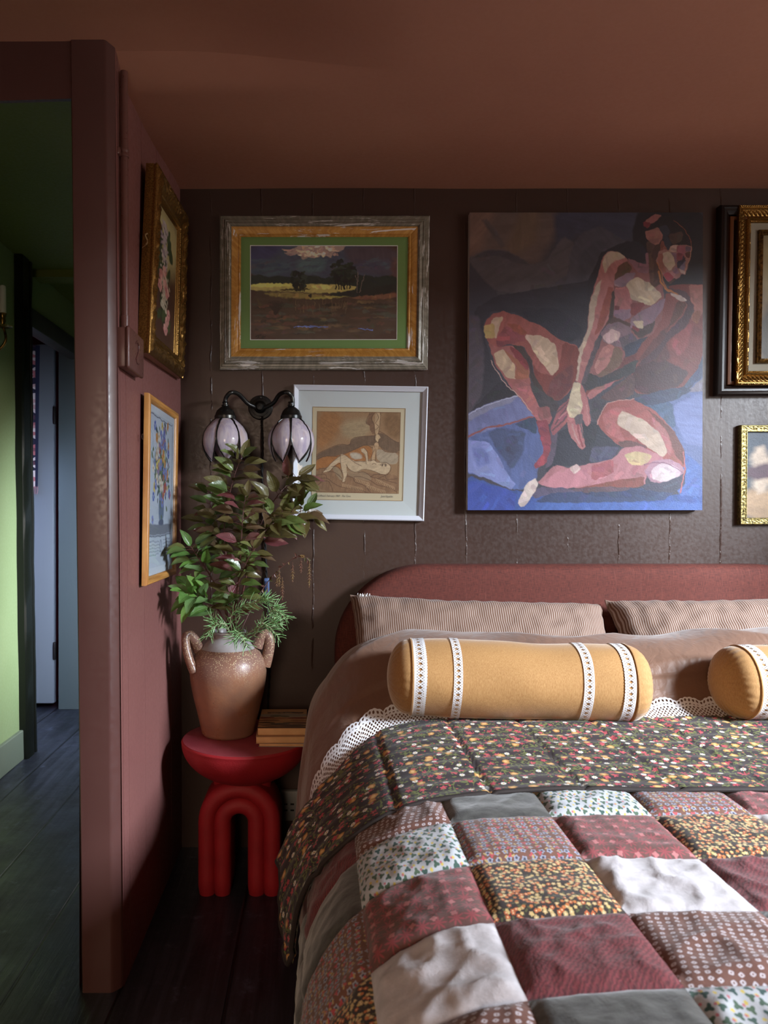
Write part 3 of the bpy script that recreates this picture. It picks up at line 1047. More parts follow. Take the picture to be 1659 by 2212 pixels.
    p([(288, 753), (340, 758), (392, 830), (402, 902), (442, 972), (484, 1042), (506, 1094), (450, 1064), (390, 942), (370, 842)], (71, 54, 50), 3)
    p([(380, 952), (450, 1002), (532, 1062), (545, 1104), (488, 1124), (418, 1062)], (71, 62, 67), 4)
    p([(300, 962), (370, 950), (432, 1082), (504, 1142), (490, 1184), (428, 1164), (350, 1062)], (179, 106, 106), 3)
    p([(418, 1158), (482, 1158), (504, 1282), (490, 1374), (420, 1424), (408, 1402), (462, 1332), (438, 1232)], (151, 66, 79), 3)
    p([(498, 1178), (534, 1222), (524, 1334), (500, 1404), (466, 1416), (502, 1292)], (96, 81, 100), 4)
    p([(415, 1090), (490, 1085), (500, 1140), (440, 1160)], (156, 92, 92), 3)
    l([(175, 840), (240, 950), (330, 1035), (400, 1120)], (206, 170, 160), 4)
    # hands
    p([(498, 1202), (540, 1088), (602, 1038), (592, 1154), (562, 1194), (510, 1244)], (160, 90, 96), 3)
    for a, b in (((520, 1180), (585, 1090)), ((508, 1215), (580, 1140)), ((530, 1120), (590, 1060))):
        l([a, b], (104, 72, 80), 8)
    l([(540, 1150), (590, 1110)], (200, 130, 132), 8)
    p([(598, 1050), (618, 960), (662, 960), (702, 1072), (712, 1174), (690, 1194), (652, 1134), (684, 1300), (662, 1318), (600, 1244), (583, 1160)], (186, 116, 116), 3)
    p([(618, 955), (657, 960), (652, 1012), (668, 1072), (652, 1142), (600, 1144), (582, 1100), (600, 1040)], (216, 196, 166), 3)
    p([(618, 1142), (668, 1120), (662, 1174), (630, 1184)], (104, 90, 96), 3)
    l([(640, 1180), (650, 1240), (668, 1300)], (150, 68, 75), 8)
    l([(652, 1180), (672, 1250)], (104, 90, 96), 7)
    l([(612, 1180), (628, 1240), (650, 1285)], (204, 152, 148), 8)
    l([(690, 1080), (700, 1180)], (206, 140, 138), 7)
    # folded leg
    p([(740, 1172), (800, 1068), (860, 1048), (942, 1048), (1042, 1098), (1152, 1208), (1214, 1330), (1214, 1414), (1150, 1394), (1040, 1352), (940, 1314), (858, 1292), (788, 1232)], (165, 85, 79), 3)
    p([(768, 1130), (850, 1088), (902, 1110), (862, 1202), (902, 1284), (800, 1232)], (180, 103, 100), 8)
    p([(1040, 1140), (1110, 1210), (1150, 1310), (1130, 1350), (1060, 1220)], (176, 108, 106), 8)
    p([(858, 1132), (882, 1108), (1002, 1160), (1082, 1232), (1124, 1332), (1092, 1356), (1002, 1294), (900, 1212), (853, 1182)], (212, 187, 167), 3)
    p([(1000, 1088), (1152, 1208), (1214, 1330), (1212, 1404), (1160, 1344), (1122, 1222)], (110, 55, 45), 4)
    p([(858, 1272), (940, 1268), (1026, 1310), (870, 1304)], (110, 66, 63), 4)
    p([(418, 1502), (520, 1398), (602, 1418), (722, 1388), (832, 1368), (882, 1308), (962, 1293), (1062, 1338), (1104, 1362), (1012, 1444), (1002, 1504), (800, 1514), (560, 1524)], (190, 126, 132), 3)
    p([(436, 1502), (560, 1418), (702, 1428), (832, 1378), (832, 1444), (720, 1494), (560, 1534)], (207, 138, 148), 4)
    p([(718, 1402), (832, 1368), (832, 1444), (718, 1484)], (176, 96, 101), 3)
    p([(888, 1346), (960, 1323), (1044, 1350), (1002, 1398), (928, 1398)], (213, 187, 142), 3)
    p([(828, 1482), (1002, 1460), (992, 1514), (850, 1524), (600, 1534)], (140, 75, 66), 4)
    p([(600, 1530), (800, 1512), (930, 1520), (900, 1542), (640, 1545)], (100, 78, 88), 4)
    p([(998, 1432), (1040, 1378), (1120, 1363), (1204, 1400), (1214, 1444), (1160, 1494), (1036, 1494)], (181, 137, 152), 3)
    p([(1038, 1424), (1080, 1388), (1152, 1398), (1194, 1432), (1182, 1474), (1110, 1494), (1038, 1474)], (226, 202, 207), 3)
    p([(988, 1502), (1100, 1492), (1204, 1450), (1220, 1420), (1216, 1504), (1150, 1549), (998, 1534)], (69, 66, 86), 4)
    l([(1000, 1400), (1060, 1385), (1130, 1395), (1200, 1440)], (140, 95, 115), 5)
    p([(322, 1602), (370, 1498), (420, 1468), (432, 1502), (402, 1562), (362, 1622), (338, 1622)], (223, 206, 197), 3)
    p([(400, 1562), (432, 1518), (560, 1520), (650, 1542), (520, 1548), (420, 1578)], (95, 85, 112), 4)
    p([(600, 1410), (640, 1395), (660, 1415), (620, 1450)], (220, 190, 185), 4)
    l([(1205, 1330), (1215, 1420), (1190, 1545)], (190, 100, 100), 6)
    l([(745, 1180), (800, 1070), (940, 1046)], (205, 150, 140), 4)
    # head
    h = lambda pts: [(669.6 + a * .4036, 24.8 + b * .4036) for a, b in pts]
    for pts, c in [([(830, 240), (900, 180), (1030, 90), (1180, 100), (1330, 220), (1420, 380), (1440, 490), (1300, 490), (1160, 490), (1120, 555), (1060, 440), (1040, 300), (950, 260), (870, 270)], (43, 33, 37)),
                   ([(790, 180), (880, 110), (950, 76), (1035, 92), (965, 155), (875, 205), (860, 250), (835, 255)], (172, 107, 107)), ([(782, 180), (800, 168), (885, 185), (882, 215), (842, 262), (796, 230)], (136, 58, 66)),
                   ([(815, 300), (870, 278), (992, 252), (1045, 340), (1048, 400), (992, 485), (950, 495), (878, 442), (826, 380)], (170, 116, 108)),
                   ([(988, 248), (1102, 212), (1145, 320), (1102, 362), (1165, 440), (1142, 550), (1098, 545), (1058, 432), (1045, 340)], (60, 60, 74)),
                   ([(1110, 345), (1292, 302), (1325, 340), (1292, 435), (1190, 485), (1160, 440)], (88, 64, 58)), ([(845, 428), (935, 490), (935, 582), (845, 592)], (92, 66, 60)),
                   ([(930, 498), (1014, 468), (1004, 562), (962, 685), (896, 640)], (80, 54, 48)), ([(1008, 480), (1050, 415), (1105, 540), (1080, 565), (1018, 575)], (140, 80, 70)),
                   ([(1000, 560), (1090, 540), (1122, 552), (1160, 488), (1300, 478), (1432, 500), (1427, 600), (1396, 700), (1352, 882), (1290, 872), (1282, 912), (1190, 942), (1130, 984), (1048, 880), (976, 740), (966, 680)], (172, 122, 116)),
                   ([(1158, 488), (1248, 478), (1234, 574), (1128, 574)], (200, 166, 150)), ([(1240, 488), (1342, 488), (1354, 592), (1300, 602), (1228, 572)], (166, 96, 107)),
                   ([(1350, 498), (1424, 508), (1412, 562), (1350, 578)], (120, 90, 105)), ([(1340, 592), (1424, 560), (1402, 655), (1358, 642)], (110, 66, 55)),
                   ([(1128, 575), (1242, 592), (1232, 724), (1178, 652)], (150, 112, 128)), ([(1228, 594), (1302, 588), (1352, 652), (1302, 694), (1238, 682)], (152, 76, 88)),
                   ([(1232, 712), (1302, 680), (1312, 620), (1354, 680), (1332, 764), (1292, 784), (1248, 794)], (70, 60, 78)), ([(1290, 762), (1352, 680), (1334, 822), (1270, 802)], (122, 112, 132)),
                   ([(1046, 580), (1132, 568), (1204, 660), (1214, 742), (1150, 826), (1078, 762), (1042, 680)], (208, 184, 164)), ([(988, 600), (1046, 590), (1062, 762), (1104, 842), (1050, 852), (983, 722)], (168, 104, 92)),
                   ([(1168, 832), (1222, 760), (1274, 842), (1222, 874)], (150, 112, 128)), ([(1268, 790), (1342, 832), (1348, 874), (1290, 852)], (206, 178, 168)),
                   ([(1052, 872), (1122, 832), (1200, 912), (1132, 980)], (166, 70, 82)), ([(1130, 978), (1198, 914), (1224, 932), (1150, 1004)], (88, 54, 47))]:
        p(h(pts), c, 2.2)
    l(h([(1430, 500), (1420, 600), (1390, 700), (1356, 780), (1350, 870)]), (198, 142, 120), 3.5)
    l(h([(1190, 160), (1300, 240), (1400, 380), (1430, 490)]), (150, 84, 66), 3.5)
    l(h([(1240, 690), (1300, 700), (1345, 650)]), (58, 38, 46), 4)
    l(h([(972, 720), (1030, 850), (1050, 960), (1110, 1060), (1250, 1140)]), (190, 118, 66), 5)
    R.grain(.05, 6)
    return R


NUDE_GAIN = .58
CVH = .034
cv = thing('canvas_painting', 'large unframed oil painting of a seated nude on blue sheets', 'painting', at(1264, 1102, WY - .02))
q = wq([(1015, 459), (1518.5, 459), (1517, 1102), (1010, 1102)], CVH)
slab([p + Vector((0, .0006, 0)) for p in q], BK, CVH - .008).build('stretched_canvas', simple('raw_canvas_edge', (196, 188, 178), .8, bump=(300, .2, .001)), cv, smooth=False)
picture('painted_surface', nude(), q, M_paint, cv)


# ---- landscape in a worn wide frame -------------------------------------------
def landscape():
    R = Ras(330, 292, 1334, 936, 320, 207, (64, 46, 38), 5, 14, 11, gain=1.9, dabs=600, dabf=30)
    p, l, b = R.poly, R.line, R.blob
    p([(300, 280), (1350, 280), (1350, 540), (300, 540)], (62, 68, 84), 20)
    p([(300, 280), (560, 280), (500, 360), (330, 420), (300, 400)], (58, 58, 88), 40)
    p([(330, 400), (600, 380), (620, 480), (330, 500)], (66, 78, 90), 40)
    p([(640, 380), (860, 370), (820, 480), (650, 470)], (74, 92, 96), 40)
    p([(960, 290), (1350, 290), (1350, 480), (1100, 480), (1000, 400)], (70, 60, 68), 40)
    p([(1040, 400), (1350, 380), (1350, 460), (1100, 480)], (70, 66, 80), 30)
    rc = random.Random(2)
    p([(560, 342), (640, 300), (660, 285), (980, 285), (965, 320), (900, 340), (880, 372), (820, 352), (770, 380), (740, 360), (690, 388), (660, 352), (600, 350)], (150, 128, 120), 8, 0)
    for k in range(70):
        x = rc.gauss(760, 90); y = rc.uniform(290, 372) - abs(x - 760) * .12
        if y < 286: continue
        c = rc.choice([(222, 206, 184), (204, 176, 152), (178, 148, 128), (160, 132, 122), (214, 194, 166), (140, 116, 112)])
        b(x, y, rc.uniform(8, 30), rc.uniform(5, 12), c, 5, rc.uniform(-.5, .3), .85)
    for k in range(60):
        x = rc.uniform(330, 1330); y = rc.uniform(385, 500)
        b(x, y, rc.uniform(20, 70), rc.uniform(6, 14), rc.choice([(58, 66, 84), (70, 86, 94), (62, 58, 74), (78, 70, 78), (50, 60, 78)]), 8, rc.uniform(-.4, .2), .5)
    p([(1300, 380), (1345, 370), (1345, 520), (1290, 480)], (82, 60, 58), 30)
    p([(320, 495), (400, 490), (450, 505), (520, 495), (600, 510), (760, 490), (830, 515), (900, 500), (1120, 490), (1200, 510), (1260, 490), (1345, 505), (1345, 640), (320, 600)], (34, 42, 38), 8)
    p([(320, 553), (620, 550), (900, 556), (1060, 568), (1040, 600), (860, 622), (560, 606), (320, 602)], (164, 152, 92), 6)
    p([(320, 553), (600, 551), (600, 570), (320, 578)], (206, 196, 108), 8)
    p([(740, 560), (900, 560), (870, 590), (760, 585)], (206, 186, 112), 6)
    p([(320, 598), (560, 604), (860, 620), (1040, 640), (1345, 620), (1345, 950), (320, 950)], (68, 54, 44), 12)
    p([(400, 610), (700, 618), (860, 632), (700, 660), (480, 640)], (126, 112, 66), 12)
    p([(820, 636), (1020, 628), (1010, 640), (860, 656), (700, 660)], (150, 140, 76), 8)
    p([(980, 640), (1345, 612), (1345, 650), (1100, 664)], (110, 76, 60), 10)
    for k in range(120):
        rr = random.Random(k)
        x = rr.uniform(340, 1320); y = rr.uniform(670, 900)
        c = rr.choice([(84, 68, 52), (54, 48, 42), (92, 62, 50), (70, 72, 64), (44, 42, 36), (100, 80, 58), (60, 64, 50), (76, 60, 56)])
        b(x, y, rr.uniform(14, 80), rr.uniform(4, 14), c, 8, 0, .75)
    for k in range(40):
        rr = random.Random(k + 90)
        x = rr.uniform(620, 1000); y = rr.uniform(690, 770)
        l([(x, y), (x + rr.uniform(-8, 8), y - rr.uniform(25, 60))], rr.choice([(112, 92, 66), (92, 78, 60), (60, 50, 40)]), 4, .7)
    for k in range(18):
        an = -2.2 + 1.4 * k / 17
        l([(500, 770), (500 + 60 * math.cos(an), 770 + 70 * math.sin(an)), (500 + 95 * math.cos(an) , 770 + 100 * math.sin(an))], (46, 34, 30), 4, .9)
    p([(880, 610), (1100, 600), (1345, 540), (1345, 610), (1100, 640), (880, 640)], (36, 38, 36), 8)
    p([(500, 600), (600, 580), (760, 586), (700, 598)], (58, 54, 34), 6)
    rr = random.Random(5)
    for (cx, cy, rx, ry, n) in [(660, 520, 58, 58, 40), (960, 480, 95, 85, 70)]:
        for k in range(n):
            a = rr.uniform(0, 6.28); q_ = rr.uniform(0, 1) ** .5
            b(cx + rx * q_ * math.cos(a), cy + ry * q_ * math.sin(a), rr.uniform(12, 26), rr.uniform(10, 20), rr.choice([(28, 32, 26), (36, 42, 32), (24, 26, 24), (46, 56, 48)]), 5)
        for k in range(6):
            x = cx - rx * .5 + rx * k / 5
            l([(x, cy + ry * .6), (x + 4, cy + ry + 22)], (22, 22, 20), 9)
    for a, b_ in (((1060, 610), (1070, 470)), ((1080, 610), (1110, 490)), ((1068, 560), (1050, 490))):
        l([a, b_], (110, 96, 88), 5, .8)
    p([(720, 640), (748, 615), (752, 650)], (40, 34, 28), 4)
    l([(630, 850), (700, 846), (860, 852)], (84, 98, 150), 7)
    l([(640, 848), (740, 852)], (112, 128, 190), 4)
    l([(1070, 862), (1170, 872)], (88, 104, 164), 5)
    l([(360, 918), (385, 905), (380, 925), (400, 900), (404, 922), (418, 908), (415, 920), (432, 915)], (18, 16, 16), 4)
    l([(370, 930), (400, 926), (430, 932)], (18, 16, 16), 3)
    return R


def worn_frame_mat(name, c, c2, flake, fscale, thr, metal=0.0, rough=.5, sx=9, sy=160):
    """paint or leaf worn through in long flakes running with the moulding"""
    t = NT(name)
    u = t.uv()
    v = t.mapping(u, scale=(sx, sy, 1))
    nz = t.noise(v, 1.0, 6, .7, .4)
    wood = t.noise(t.mapping(u, scale=(60, 25, 1)), 1.0, 4, .6)
    col = t.mix(t.rng(wood, .35, .7), lin(c), lin(c2))
    m = t.rng(t.noise(t.mapping(u, scale=(fscale, fscale * 9, 1)), 1.0, 6, .68, .5), thr, thr + .03)
    m2 = t.rng(nz, .6, .7)
    col = t.mix(t.math('MULTIPLY', m2, .4), col, lin(flake))
    col = t.mix(m, col, lin(flake))
    return t.done(t.bsdf(col, rough, t.bump(m, .4, .001), Metallic=metal))


fl = thing('framed_landscape', 'landscape with dark trees in a wide distressed silver and gold frame', 'picture', at(700, 800, WY - .02))
q = wq([(475, 467), (928, 467), (923.5, 799), (474, 799)], .012)
prof = [(0, -.011), (0, .004), (.004, .008), (.008, .008), (.010, .011), (.016, .012), (.018, .017), (.021, .019), (.024, .017), (.026, .021), (.034, .024), (.037, .022), (.038, .018), (.0405, .018)]
moulding(q, BK, prof).build('outer_moulding', worn_frame_mat('worn_silver_wood', (116, 111, 98), (146, 140, 126), (214, 212, 208), 7, .56, .25, .42), fl, ang=25)
prof = [(.040, .010), (.041, .017), (.046, .016), (.062, .008), (.064, .009), (.067, .009), (.070, .005), (.071, .004)]
moulding(q, BK, prof).build('gold_slope', worn_frame_mat('worn_gold_wood', (172, 120, 50), (200, 150, 74), (225, 218, 214), 5, .575, .2, .45), fl, ang=25)
qi = inset(q, .070)
mat_g = simple('green_mount_card', (112, 144, 82), .85)
qm = wq([(541, 530.5), (858.5, 531), (857, 733.5), (541, 734)], .0155)
ring([p + Vector((0, -.003, 0)) for p in qi], [p + Vector((0, -.0005, 0)) for p in qm]).build('mount', mat_g, fl, smooth=False, recalc=False)
moulding(qm, BK, [(-.0012, .001), (.0, .0012), (.0012, .0002)]).build('bevel', simple('white_bevel_card', (225, 225, 220), .8), fl, smooth=False)
qp = inset(qm, .0012)
picture('painting', landscape(), [p + Vector((0, .0003, 0)) for p in qp], M_paint, fl)
plate([p + Vector((0, -.0045, 0)) for p in inset(q, .069)]).build('glass', M_glass, fl, smooth=False)
slab([p + Vector((0, .004, 0)) for p in inset(q, .01)], BK, .006).build('backing_board', simple('brown_backing', (90, 70, 50), .9), fl, smooth=False)


# ---- etching in a white frame ---------------------------------------------------
def etching():
    R = Ras(170, 130, 1420, 1356, 270, 264, (150, 116, 84), 2, 30, 21, gain=1.0)
    p, l, b = R.poly, R.line, R.blob
    INK = (86, 60, 46)
    p([(160, 120), (560, 120), (500, 500), (160, 800)], (152, 106, 66), 120)
    p([(500, 300), (1000, 200), (960, 500), (600, 560)], (160, 136, 104), 90)
    p([(1150, 130), (1430, 130), (1430, 560), (1200, 460)], (128, 96, 66), 70)
    p([(160, 800), (300, 720), (520, 625), (660, 635), (690, 560), (780, 510), (1020, 490), (1110, 440), (1200, 470), (1330, 560), (1430, 590), (1430, 740), (1200, 720), (1130, 650), (1060, 640), (900, 630), (760, 700), (520, 800), (300, 810), (160, 870)], (112, 88, 68), 4)
    p([(160, 870), (300, 810), (500, 800), (760, 700), (900, 630), (1010, 670), (1000, 860), (700, 880), (560, 1000), (300, 1010), (160, 1040)], (158, 104, 60), 6)
    p([(660, 760), (740, 740), (850, 770), (860, 840), (720, 850)], (182, 166, 146), 24)
    p([(1060, 700), (1150, 690), (1210, 740), (1400, 740), (1400, 900), (1290, 920), (1090, 880)], (166, 146, 122), 10)
    p([(160, 1010), (420, 950), (560, 1050), (800, 1030), (1000, 1060), (1300, 1050), (1430, 1120), (1430, 1370), (160, 1370)], (138, 104, 76), 5)
    p([(400, 960), (500, 970), (560, 1060), (560, 1200), (450, 1060)], (150, 126, 98), 5)
    p([(620, 1000), (900, 1030), (1010, 1110), (990, 1180), (800, 1140), (660, 1100)], (150, 122, 94), 5)
    # hanging drape and hand
    p([(960, 140), (1030, 140), (985, 230), (1030, 330), (1030, 490), (960, 400), (960, 330), (905, 300), (920, 270)], (124, 92, 68), 3)
    p([(1035, 140), (1120, 140), (1110, 330), (1095, 450), (1050, 480), (1035, 330)], (184, 152, 116), 3)
    p([(1050, 480), (1090, 460), (1135, 520), (1100, 530), (1090, 590), (1050, 550)], (190, 160, 124), 3)
    p([(1050, 590), (1095, 590), (1105, 660), (1050, 760), (1050, 860), (990, 850), (1020, 740), (1020, 650)], (184, 150, 114), 3)
    # reclining figure
    SK = (192, 166, 134)
    p([(525, 790), (560, 770), (610, 790), (740, 880), (840, 865), (900, 880), (985, 870), (1030, 850), (1080, 880), (1200, 890), (1270, 920), (1290, 960), (1260, 1040), (1200, 1070), (1130, 1060), (1000, 1010), (880, 995), (800, 1035), (720, 1040), (660, 990), (620, 930), (640, 1090), (610, 1160), (600, 1190), (560, 1190), (580, 1100), (545, 960), (530, 880), (420, 970), (380, 1030), (260, 1062), (300, 1020), (400, 900)], SK, 3)
    p([(830, 690), (890, 675), (930, 720), (950, 860), (975, 920), (920, 915), (900, 780), (850, 740)], SK, 3)
    for pts in [[(165, 790), (300, 715), (520, 625), (660, 635), (690, 560), (780, 510), (1020, 490)], [(1110, 420), (1200, 470), (1330, 560), (1415, 590)], [(165, 870), (300, 810), (520, 800), (760, 690), (900, 630), (1010, 670)],
                [(1060, 690), (1060, 860)], [(1130, 650), (1200, 720), (1410, 740)], [(960, 140), (905, 290), (960, 330)], [(1035, 140), (985, 220), (1030, 340), (1040, 560)], [(1120, 140), (1110, 330), (1095, 460)],
                [(1060, 150), (1090, 220), (1050, 300), (1095, 350), (1045, 400)], [(1025, 620), (1045, 680), (1010, 760), (990, 850)],
                [(530, 790), (540, 960), (580, 1110), (560, 1190)], [(610, 790), (740, 890), (850, 945)], [(620, 930), (670, 1000), (760, 1040), (880, 995), (1000, 1010), (1130, 1060)], [(740, 875), (900, 880)], [(985, 870), (1030, 850), (1090, 885), (1230, 895), (1290, 960), (1250, 1060), (1120, 1120)],
                [(260, 1062), (400, 905), (525, 800)], [(380, 1030), (450, 955), (530, 910)], [(890, 680), (935, 740), (950, 870)], [(850, 740), (900, 780), (920, 915)], [(640, 1090), (600, 1160)],
                [(1130, 930), (1170, 900), (1220, 915), (1220, 950)], [(1010, 920), (1040, 905), (1070, 920)],
                [(165, 1150), (330, 1140), (430, 1210), (560, 1270), (800, 1300), (960, 1350)], [(165, 1290), (250, 1200), (360, 1190), (430, 1330)], [(640, 1110), (720, 1120), (760, 1190), (900, 1240), (1000, 1350)],
                [(340, 1040), (450, 1050), (560, 1140)], [(400, 960), (500, 970), (560, 1050)], [(740, 1110), (850, 1110), (980, 1160), (1100, 1230), (1260, 1260), (1390, 1330)], [(1000, 1110), (1100, 1130), (1240, 1160), (1390, 1200)],
                [(800, 1045), (900, 1040), (1000, 1110)], [(990, 1110), (1060, 1070), (1200, 1075), (1240, 1140), (1390, 1130)], [(165, 1020), (260, 990), (330, 1010)], [(165, 1100), (300, 1080), (330, 1130)]]:
        l(pts, INK, 9, .75)
    for (x0, x1, y0, y1) in [(560, 880, 1215, 1275), (760, 980, 1130, 1200), (930, 1230, 1220, 1320), (1070, 1360, 1130, 1260)]:
        n = int((x1 - x0) / 24)
        for k in range(n):
            t_ = k / n
            y = y0 + (y1 - y0) * t_
            l([(x0 + (x1 - x0) * t_, y), (x0 + (x1 - x0) * t_ + 16, y + 24), (x0 + (x1 - x0) * t_ + 8, y + 50)], (198, 164, 124), 6, .8)
    l([(1150, 935), (1175, 915), (1160, 945)], (60, 42, 34), 10)
    l([(1195, 920), (1215, 925), (1205, 945)], (60, 42, 34), 10)
    R.grain(.16, 5, 8)
    # plate edge
    for a, b_ in (((172, 132), (1418, 140)), ((1418, 140), (1390, 1354)), ((160, 1340), (1390, 1354)), ((172, 132), (158, 1340))):
        l([a, b_], (110, 80, 58), 12, .6)
    return R


et = thing('framed_etching', 'brown etching of a reclining figure in a white box frame', 'picture', at(775, 1125, WY - .02))
q = wq([(634, 832), (924, 836.5), (914.5, 1126), (630, 1121)], .006)
M_wf = simple('white_frame_paint', (206, 210, 220), .5, bump=(60, .1, .001))
moulding(q, BK, [(0, -.005), (0, .014), (.001, .018), (.004, .020), (.006, .018), (.0165, .012), (.0175, .011), (.0178, .002)]).build('frame', M_wf, et, ang=25)
e5 = lambda x, y: (660 + x / 6.91, 870 + y / 6.91)
qs = wq([e5(112, 62), e5(1490, 88), e5(1450, 1464), e5(92, 1442)], .0085)
qi = inset(q, .0165, BK, .0048)
ring(qi, qs).build('mount', simple('pale_grey_mount_card', (196, 200, 200), .85), et, smooth=False, recalc=False)
moulding(qs, BK, [(-.0009, .0015), (0, .0016), (.001, 0)]).build('bevel', simple('tan_bevel_card', (176, 148, 112), .8), et, smooth=False)
qsheet = [p + Vector((0, .0008, 0)) for p in qs]
plate(qsheet).build('paper_sheet', simple('aged_print_paper', (196, 180, 150), .85), et, smooth=False)
qpl = wq([e5(172, 126), e5(1422, 142), e5(1392, 1360), e5(152, 1338)], .0081)
picture('etched_print', etching(), qpl, M_print, et)


def writing(name, text, p, size, m, parent, shear=.25, sx=1.0, rot=0.0, face='back', sub=None, th=0.0):
    c = bpy.data.curves.new(name, 'FONT')
    c.body = text
    c.size = size
    c.shear = shear
    c.extrude = th
    c.resolution_u = 3
    o = bpy.data.objects.new(name, c)
    COL.objects.link(o)
    bpy.context.view_layer.update()
    me = bpy.data.meshes.new_from_object(o.evaluated_get(bpy.context.evaluated_depsgraph_get()))
    bpy.data.objects.remove(o)
    if face == 'back':
        M4 = Matrix.Rotation(math.pi / 2, 4, 'X')
    else:
        M4 = face
    M4 = M4 @ Matrix.Rotation(rot, 4, 'Z') @ Matrix.Diagonal((sx, 1, 1, 1))
    me.transform(M4)
    me.transform(Matrix.Translation(Vector(p) - WL[parent.name]))
    me.name = name
    me.materials.clear()
    me.materials.append(m)
    o = bpy.data.objects.new(name, me)
    COL.objects.link(o)
    o.parent = sub or parent
    WL[o.name] = Vector(WL[parent.name])
    return o


M_pencil = simple('pencil_writing', (92, 92, 88), .7)
writing('pencil_title', "Artist's Proof. February 1969   The Cave.", at(*e5(110, 1400), WY - .0092), .0092, M_pencil, et, .35, .82, -.012)
writing('pencil_signature', "June Vquades.", at(*e5(1125, 1410), WY - .0092), .0098, M_pencil, et, .4, .74, -.01)
plate([p + Vector((0, -.0085, 0)) for p in inset(q, .0172)]).build('glass', M_glass, et, smooth=False)
slab([p + Vector((0, .002, 0)) for p in inset(q, .006)], BK, .003).build('backing_board', simple('grey_backing', (110, 100, 90), .9), et, smooth=False)


# ---- dark and gilt double frame at the right edge --------------------------------
def gilt_mat(name, c, dark, rough=.32, sc=120):
    t = NT(name)
    v = t.obj()
    g = t.n('NewGeometry').outputs['Pointiness']
    col = t.mix(t.rng(t.noise(v, sc, 4, .6), .35, .65), lin(c), lin(dark))
    return t.done(t.bsdf(col, rough, t.bump(t.noise(v, 350, 3, .6), .25, .001), Metallic=.85))


M_gilt = gilt_mat('old_gilding', (158, 120, 62), (112, 82, 42), .32, 320)
M_gilt2 = gilt_mat('dark_gilding', (136, 106, 58), (72, 52, 30), .36)
gd = thing('gilt_double_frame', 'gilt leaf-moulded frame inside a black frame at the right edge', 'picture', at(1640, 855, WY - .03))
q = wq([(1548, 449), (1800, 449), (1800, 854), (1541, 856)], .004)
M_blackf = simple('black_lacquer_wood', (26, 18, 16), .3, bump=(80, .1, .001))
moulding(q, BK, [(0, -.003), (0, .022), (.003, .028), (.009, .03), (.013, .027), (.020, .027), (.024, .024), (.030, .020), (.033, .012)]).build('black_frame', M_blackf, gd, ang=30)
moulding(q, BK, [(.032, .006), (.0325, .010), (.036, .020), (.042, .022), (.046, .022), (.047, .012)]).build('amber_fillet', simple('amber_stained_wood', (92, 50, 18), .4), gd, ang=30)
q2 = inset(q, .046)
q2[0] = at(1584, 451.5, WY - .004); q2[3] = at(1577, 836, WY - .004)
q2[1].z = q2[0].z; q2[2].z = q2[3].z


def bead(i, t, s, d, L):
    h = 0.0
    if d < .0068:
        h = -.0035 * (abs(math.sin(math.pi * s / .0062)) < .45)
    elif .012 < d < .0335:
        a = (d - .012) / .0215
        ph = (s / .0142) % 1 - .5
        wdt = .46 * (1 - a ** 2.2) + .03
        leaf = max(0, 1 - (abs(ph) / wdt) ** 2)
        rib = .5 + .5 * math.cos(2 * math.pi * ph * 5)
        h = .0058 * leaf ** .5 * (.72 + .28 * rib) * math.sin(math.pi * min(1, a * 1.02 + .02)) ** .5
    elif .0455 < d < .0505:
        h = -.0018 * (abs(math.sin(math.pi * s / .0052)) < .5)
    return h


prof = [(0, .0), (0, .030), (.0005, .034)]
prof += [(.002 + .0048 * k / 3, .036 - .0003 * k) for k in range(4)]
prof += [(.0072, .031), (.010, .031), (.0115, .029)]
prof += [(.0121 + .0212 * k / 16, .029 - .011 * k / 16) for k in range(17)]
prof += [(.0340, .020), (.037, .0245), (.040, .0255), (.043, .023), (.045, .018), (.0457, .019), (.048, .0195), (.0502, .018), (.051, .012), (.0515, .008)]
moulding(q2, BK, prof, 200, bead).build('gilt_moulding', M_gilt, gd, ang=50)
q3 = inset(q2, .0505)
q3a = [p + Vector((0, -.010, 0)) for p in q3]
q3b = inset(q3a, .026)
ring(q3a, q3b).build('grey_slip', simple('grey_linen_slip', (150, 142, 126), .85), gd, smooth=False, recalc=False)
moulding(q3b, BK, [(0, -.004), (0, .010), (.003, .012), (.006, .009), (.009, .012), (.013, .012), (.015, .007), (.016, .002)], 60,
         lambda i, t, s, d, L: -.0015 * (.005 < d < .010) * (math.sin(2 * math.pi * s / .007) > 0)).build('inner_gilt_frame', M_gilt2, gd, ang=40)
q4 = inset(q3b, .0155)
R = Ras(0, 0, 100, 220, 30, 66, (120, 100, 70), 3, 14, 31)
R.poly([(-5, -5), (105, -5), (105, 80), (-5, 120)], (150, 136, 100), 30)
R.poly([(-5, 130), (105, 100), (105, 230), (-5, 230)], (70, 62, 48), 20)
picture('painting', R, q4, M_paint, gd)
plate([p + Vector((0, -.006, 0)) for p in q3]).build('glass', M_glass, gd, smooth=False)
slab([p + Vector((0, .001, 0)) for p in inset(q, .02)], BK, .003).build('backing_board', simple('dark_backing', (50, 36, 26), .9), gd, smooth=False)

# ---- small picture in an embossed brass-coloured frame, lower right -----------------
ob = thing('small_gold_framed_picture', 'small picture in a flat embossed gold frame at the lower right', 'picture', at(1640, 1133, WY - .02))
q = wq([(1595, 919), (1790, 919), (1790, 1133), (1593, 1133)], .004)


def emboss(i, t, s, d, L):
    if .0045 < d < .019:
        a = (d - .012)
        return .0014 * math.sin(2 * math.pi * s / .016 + 3 * math.sin(2 * math.pi * s / .032)) * math.cos(a * 420) - .0006 * (mnoise.noise(Vector((s * 260, d * 260, i))) > .1)
    return 0


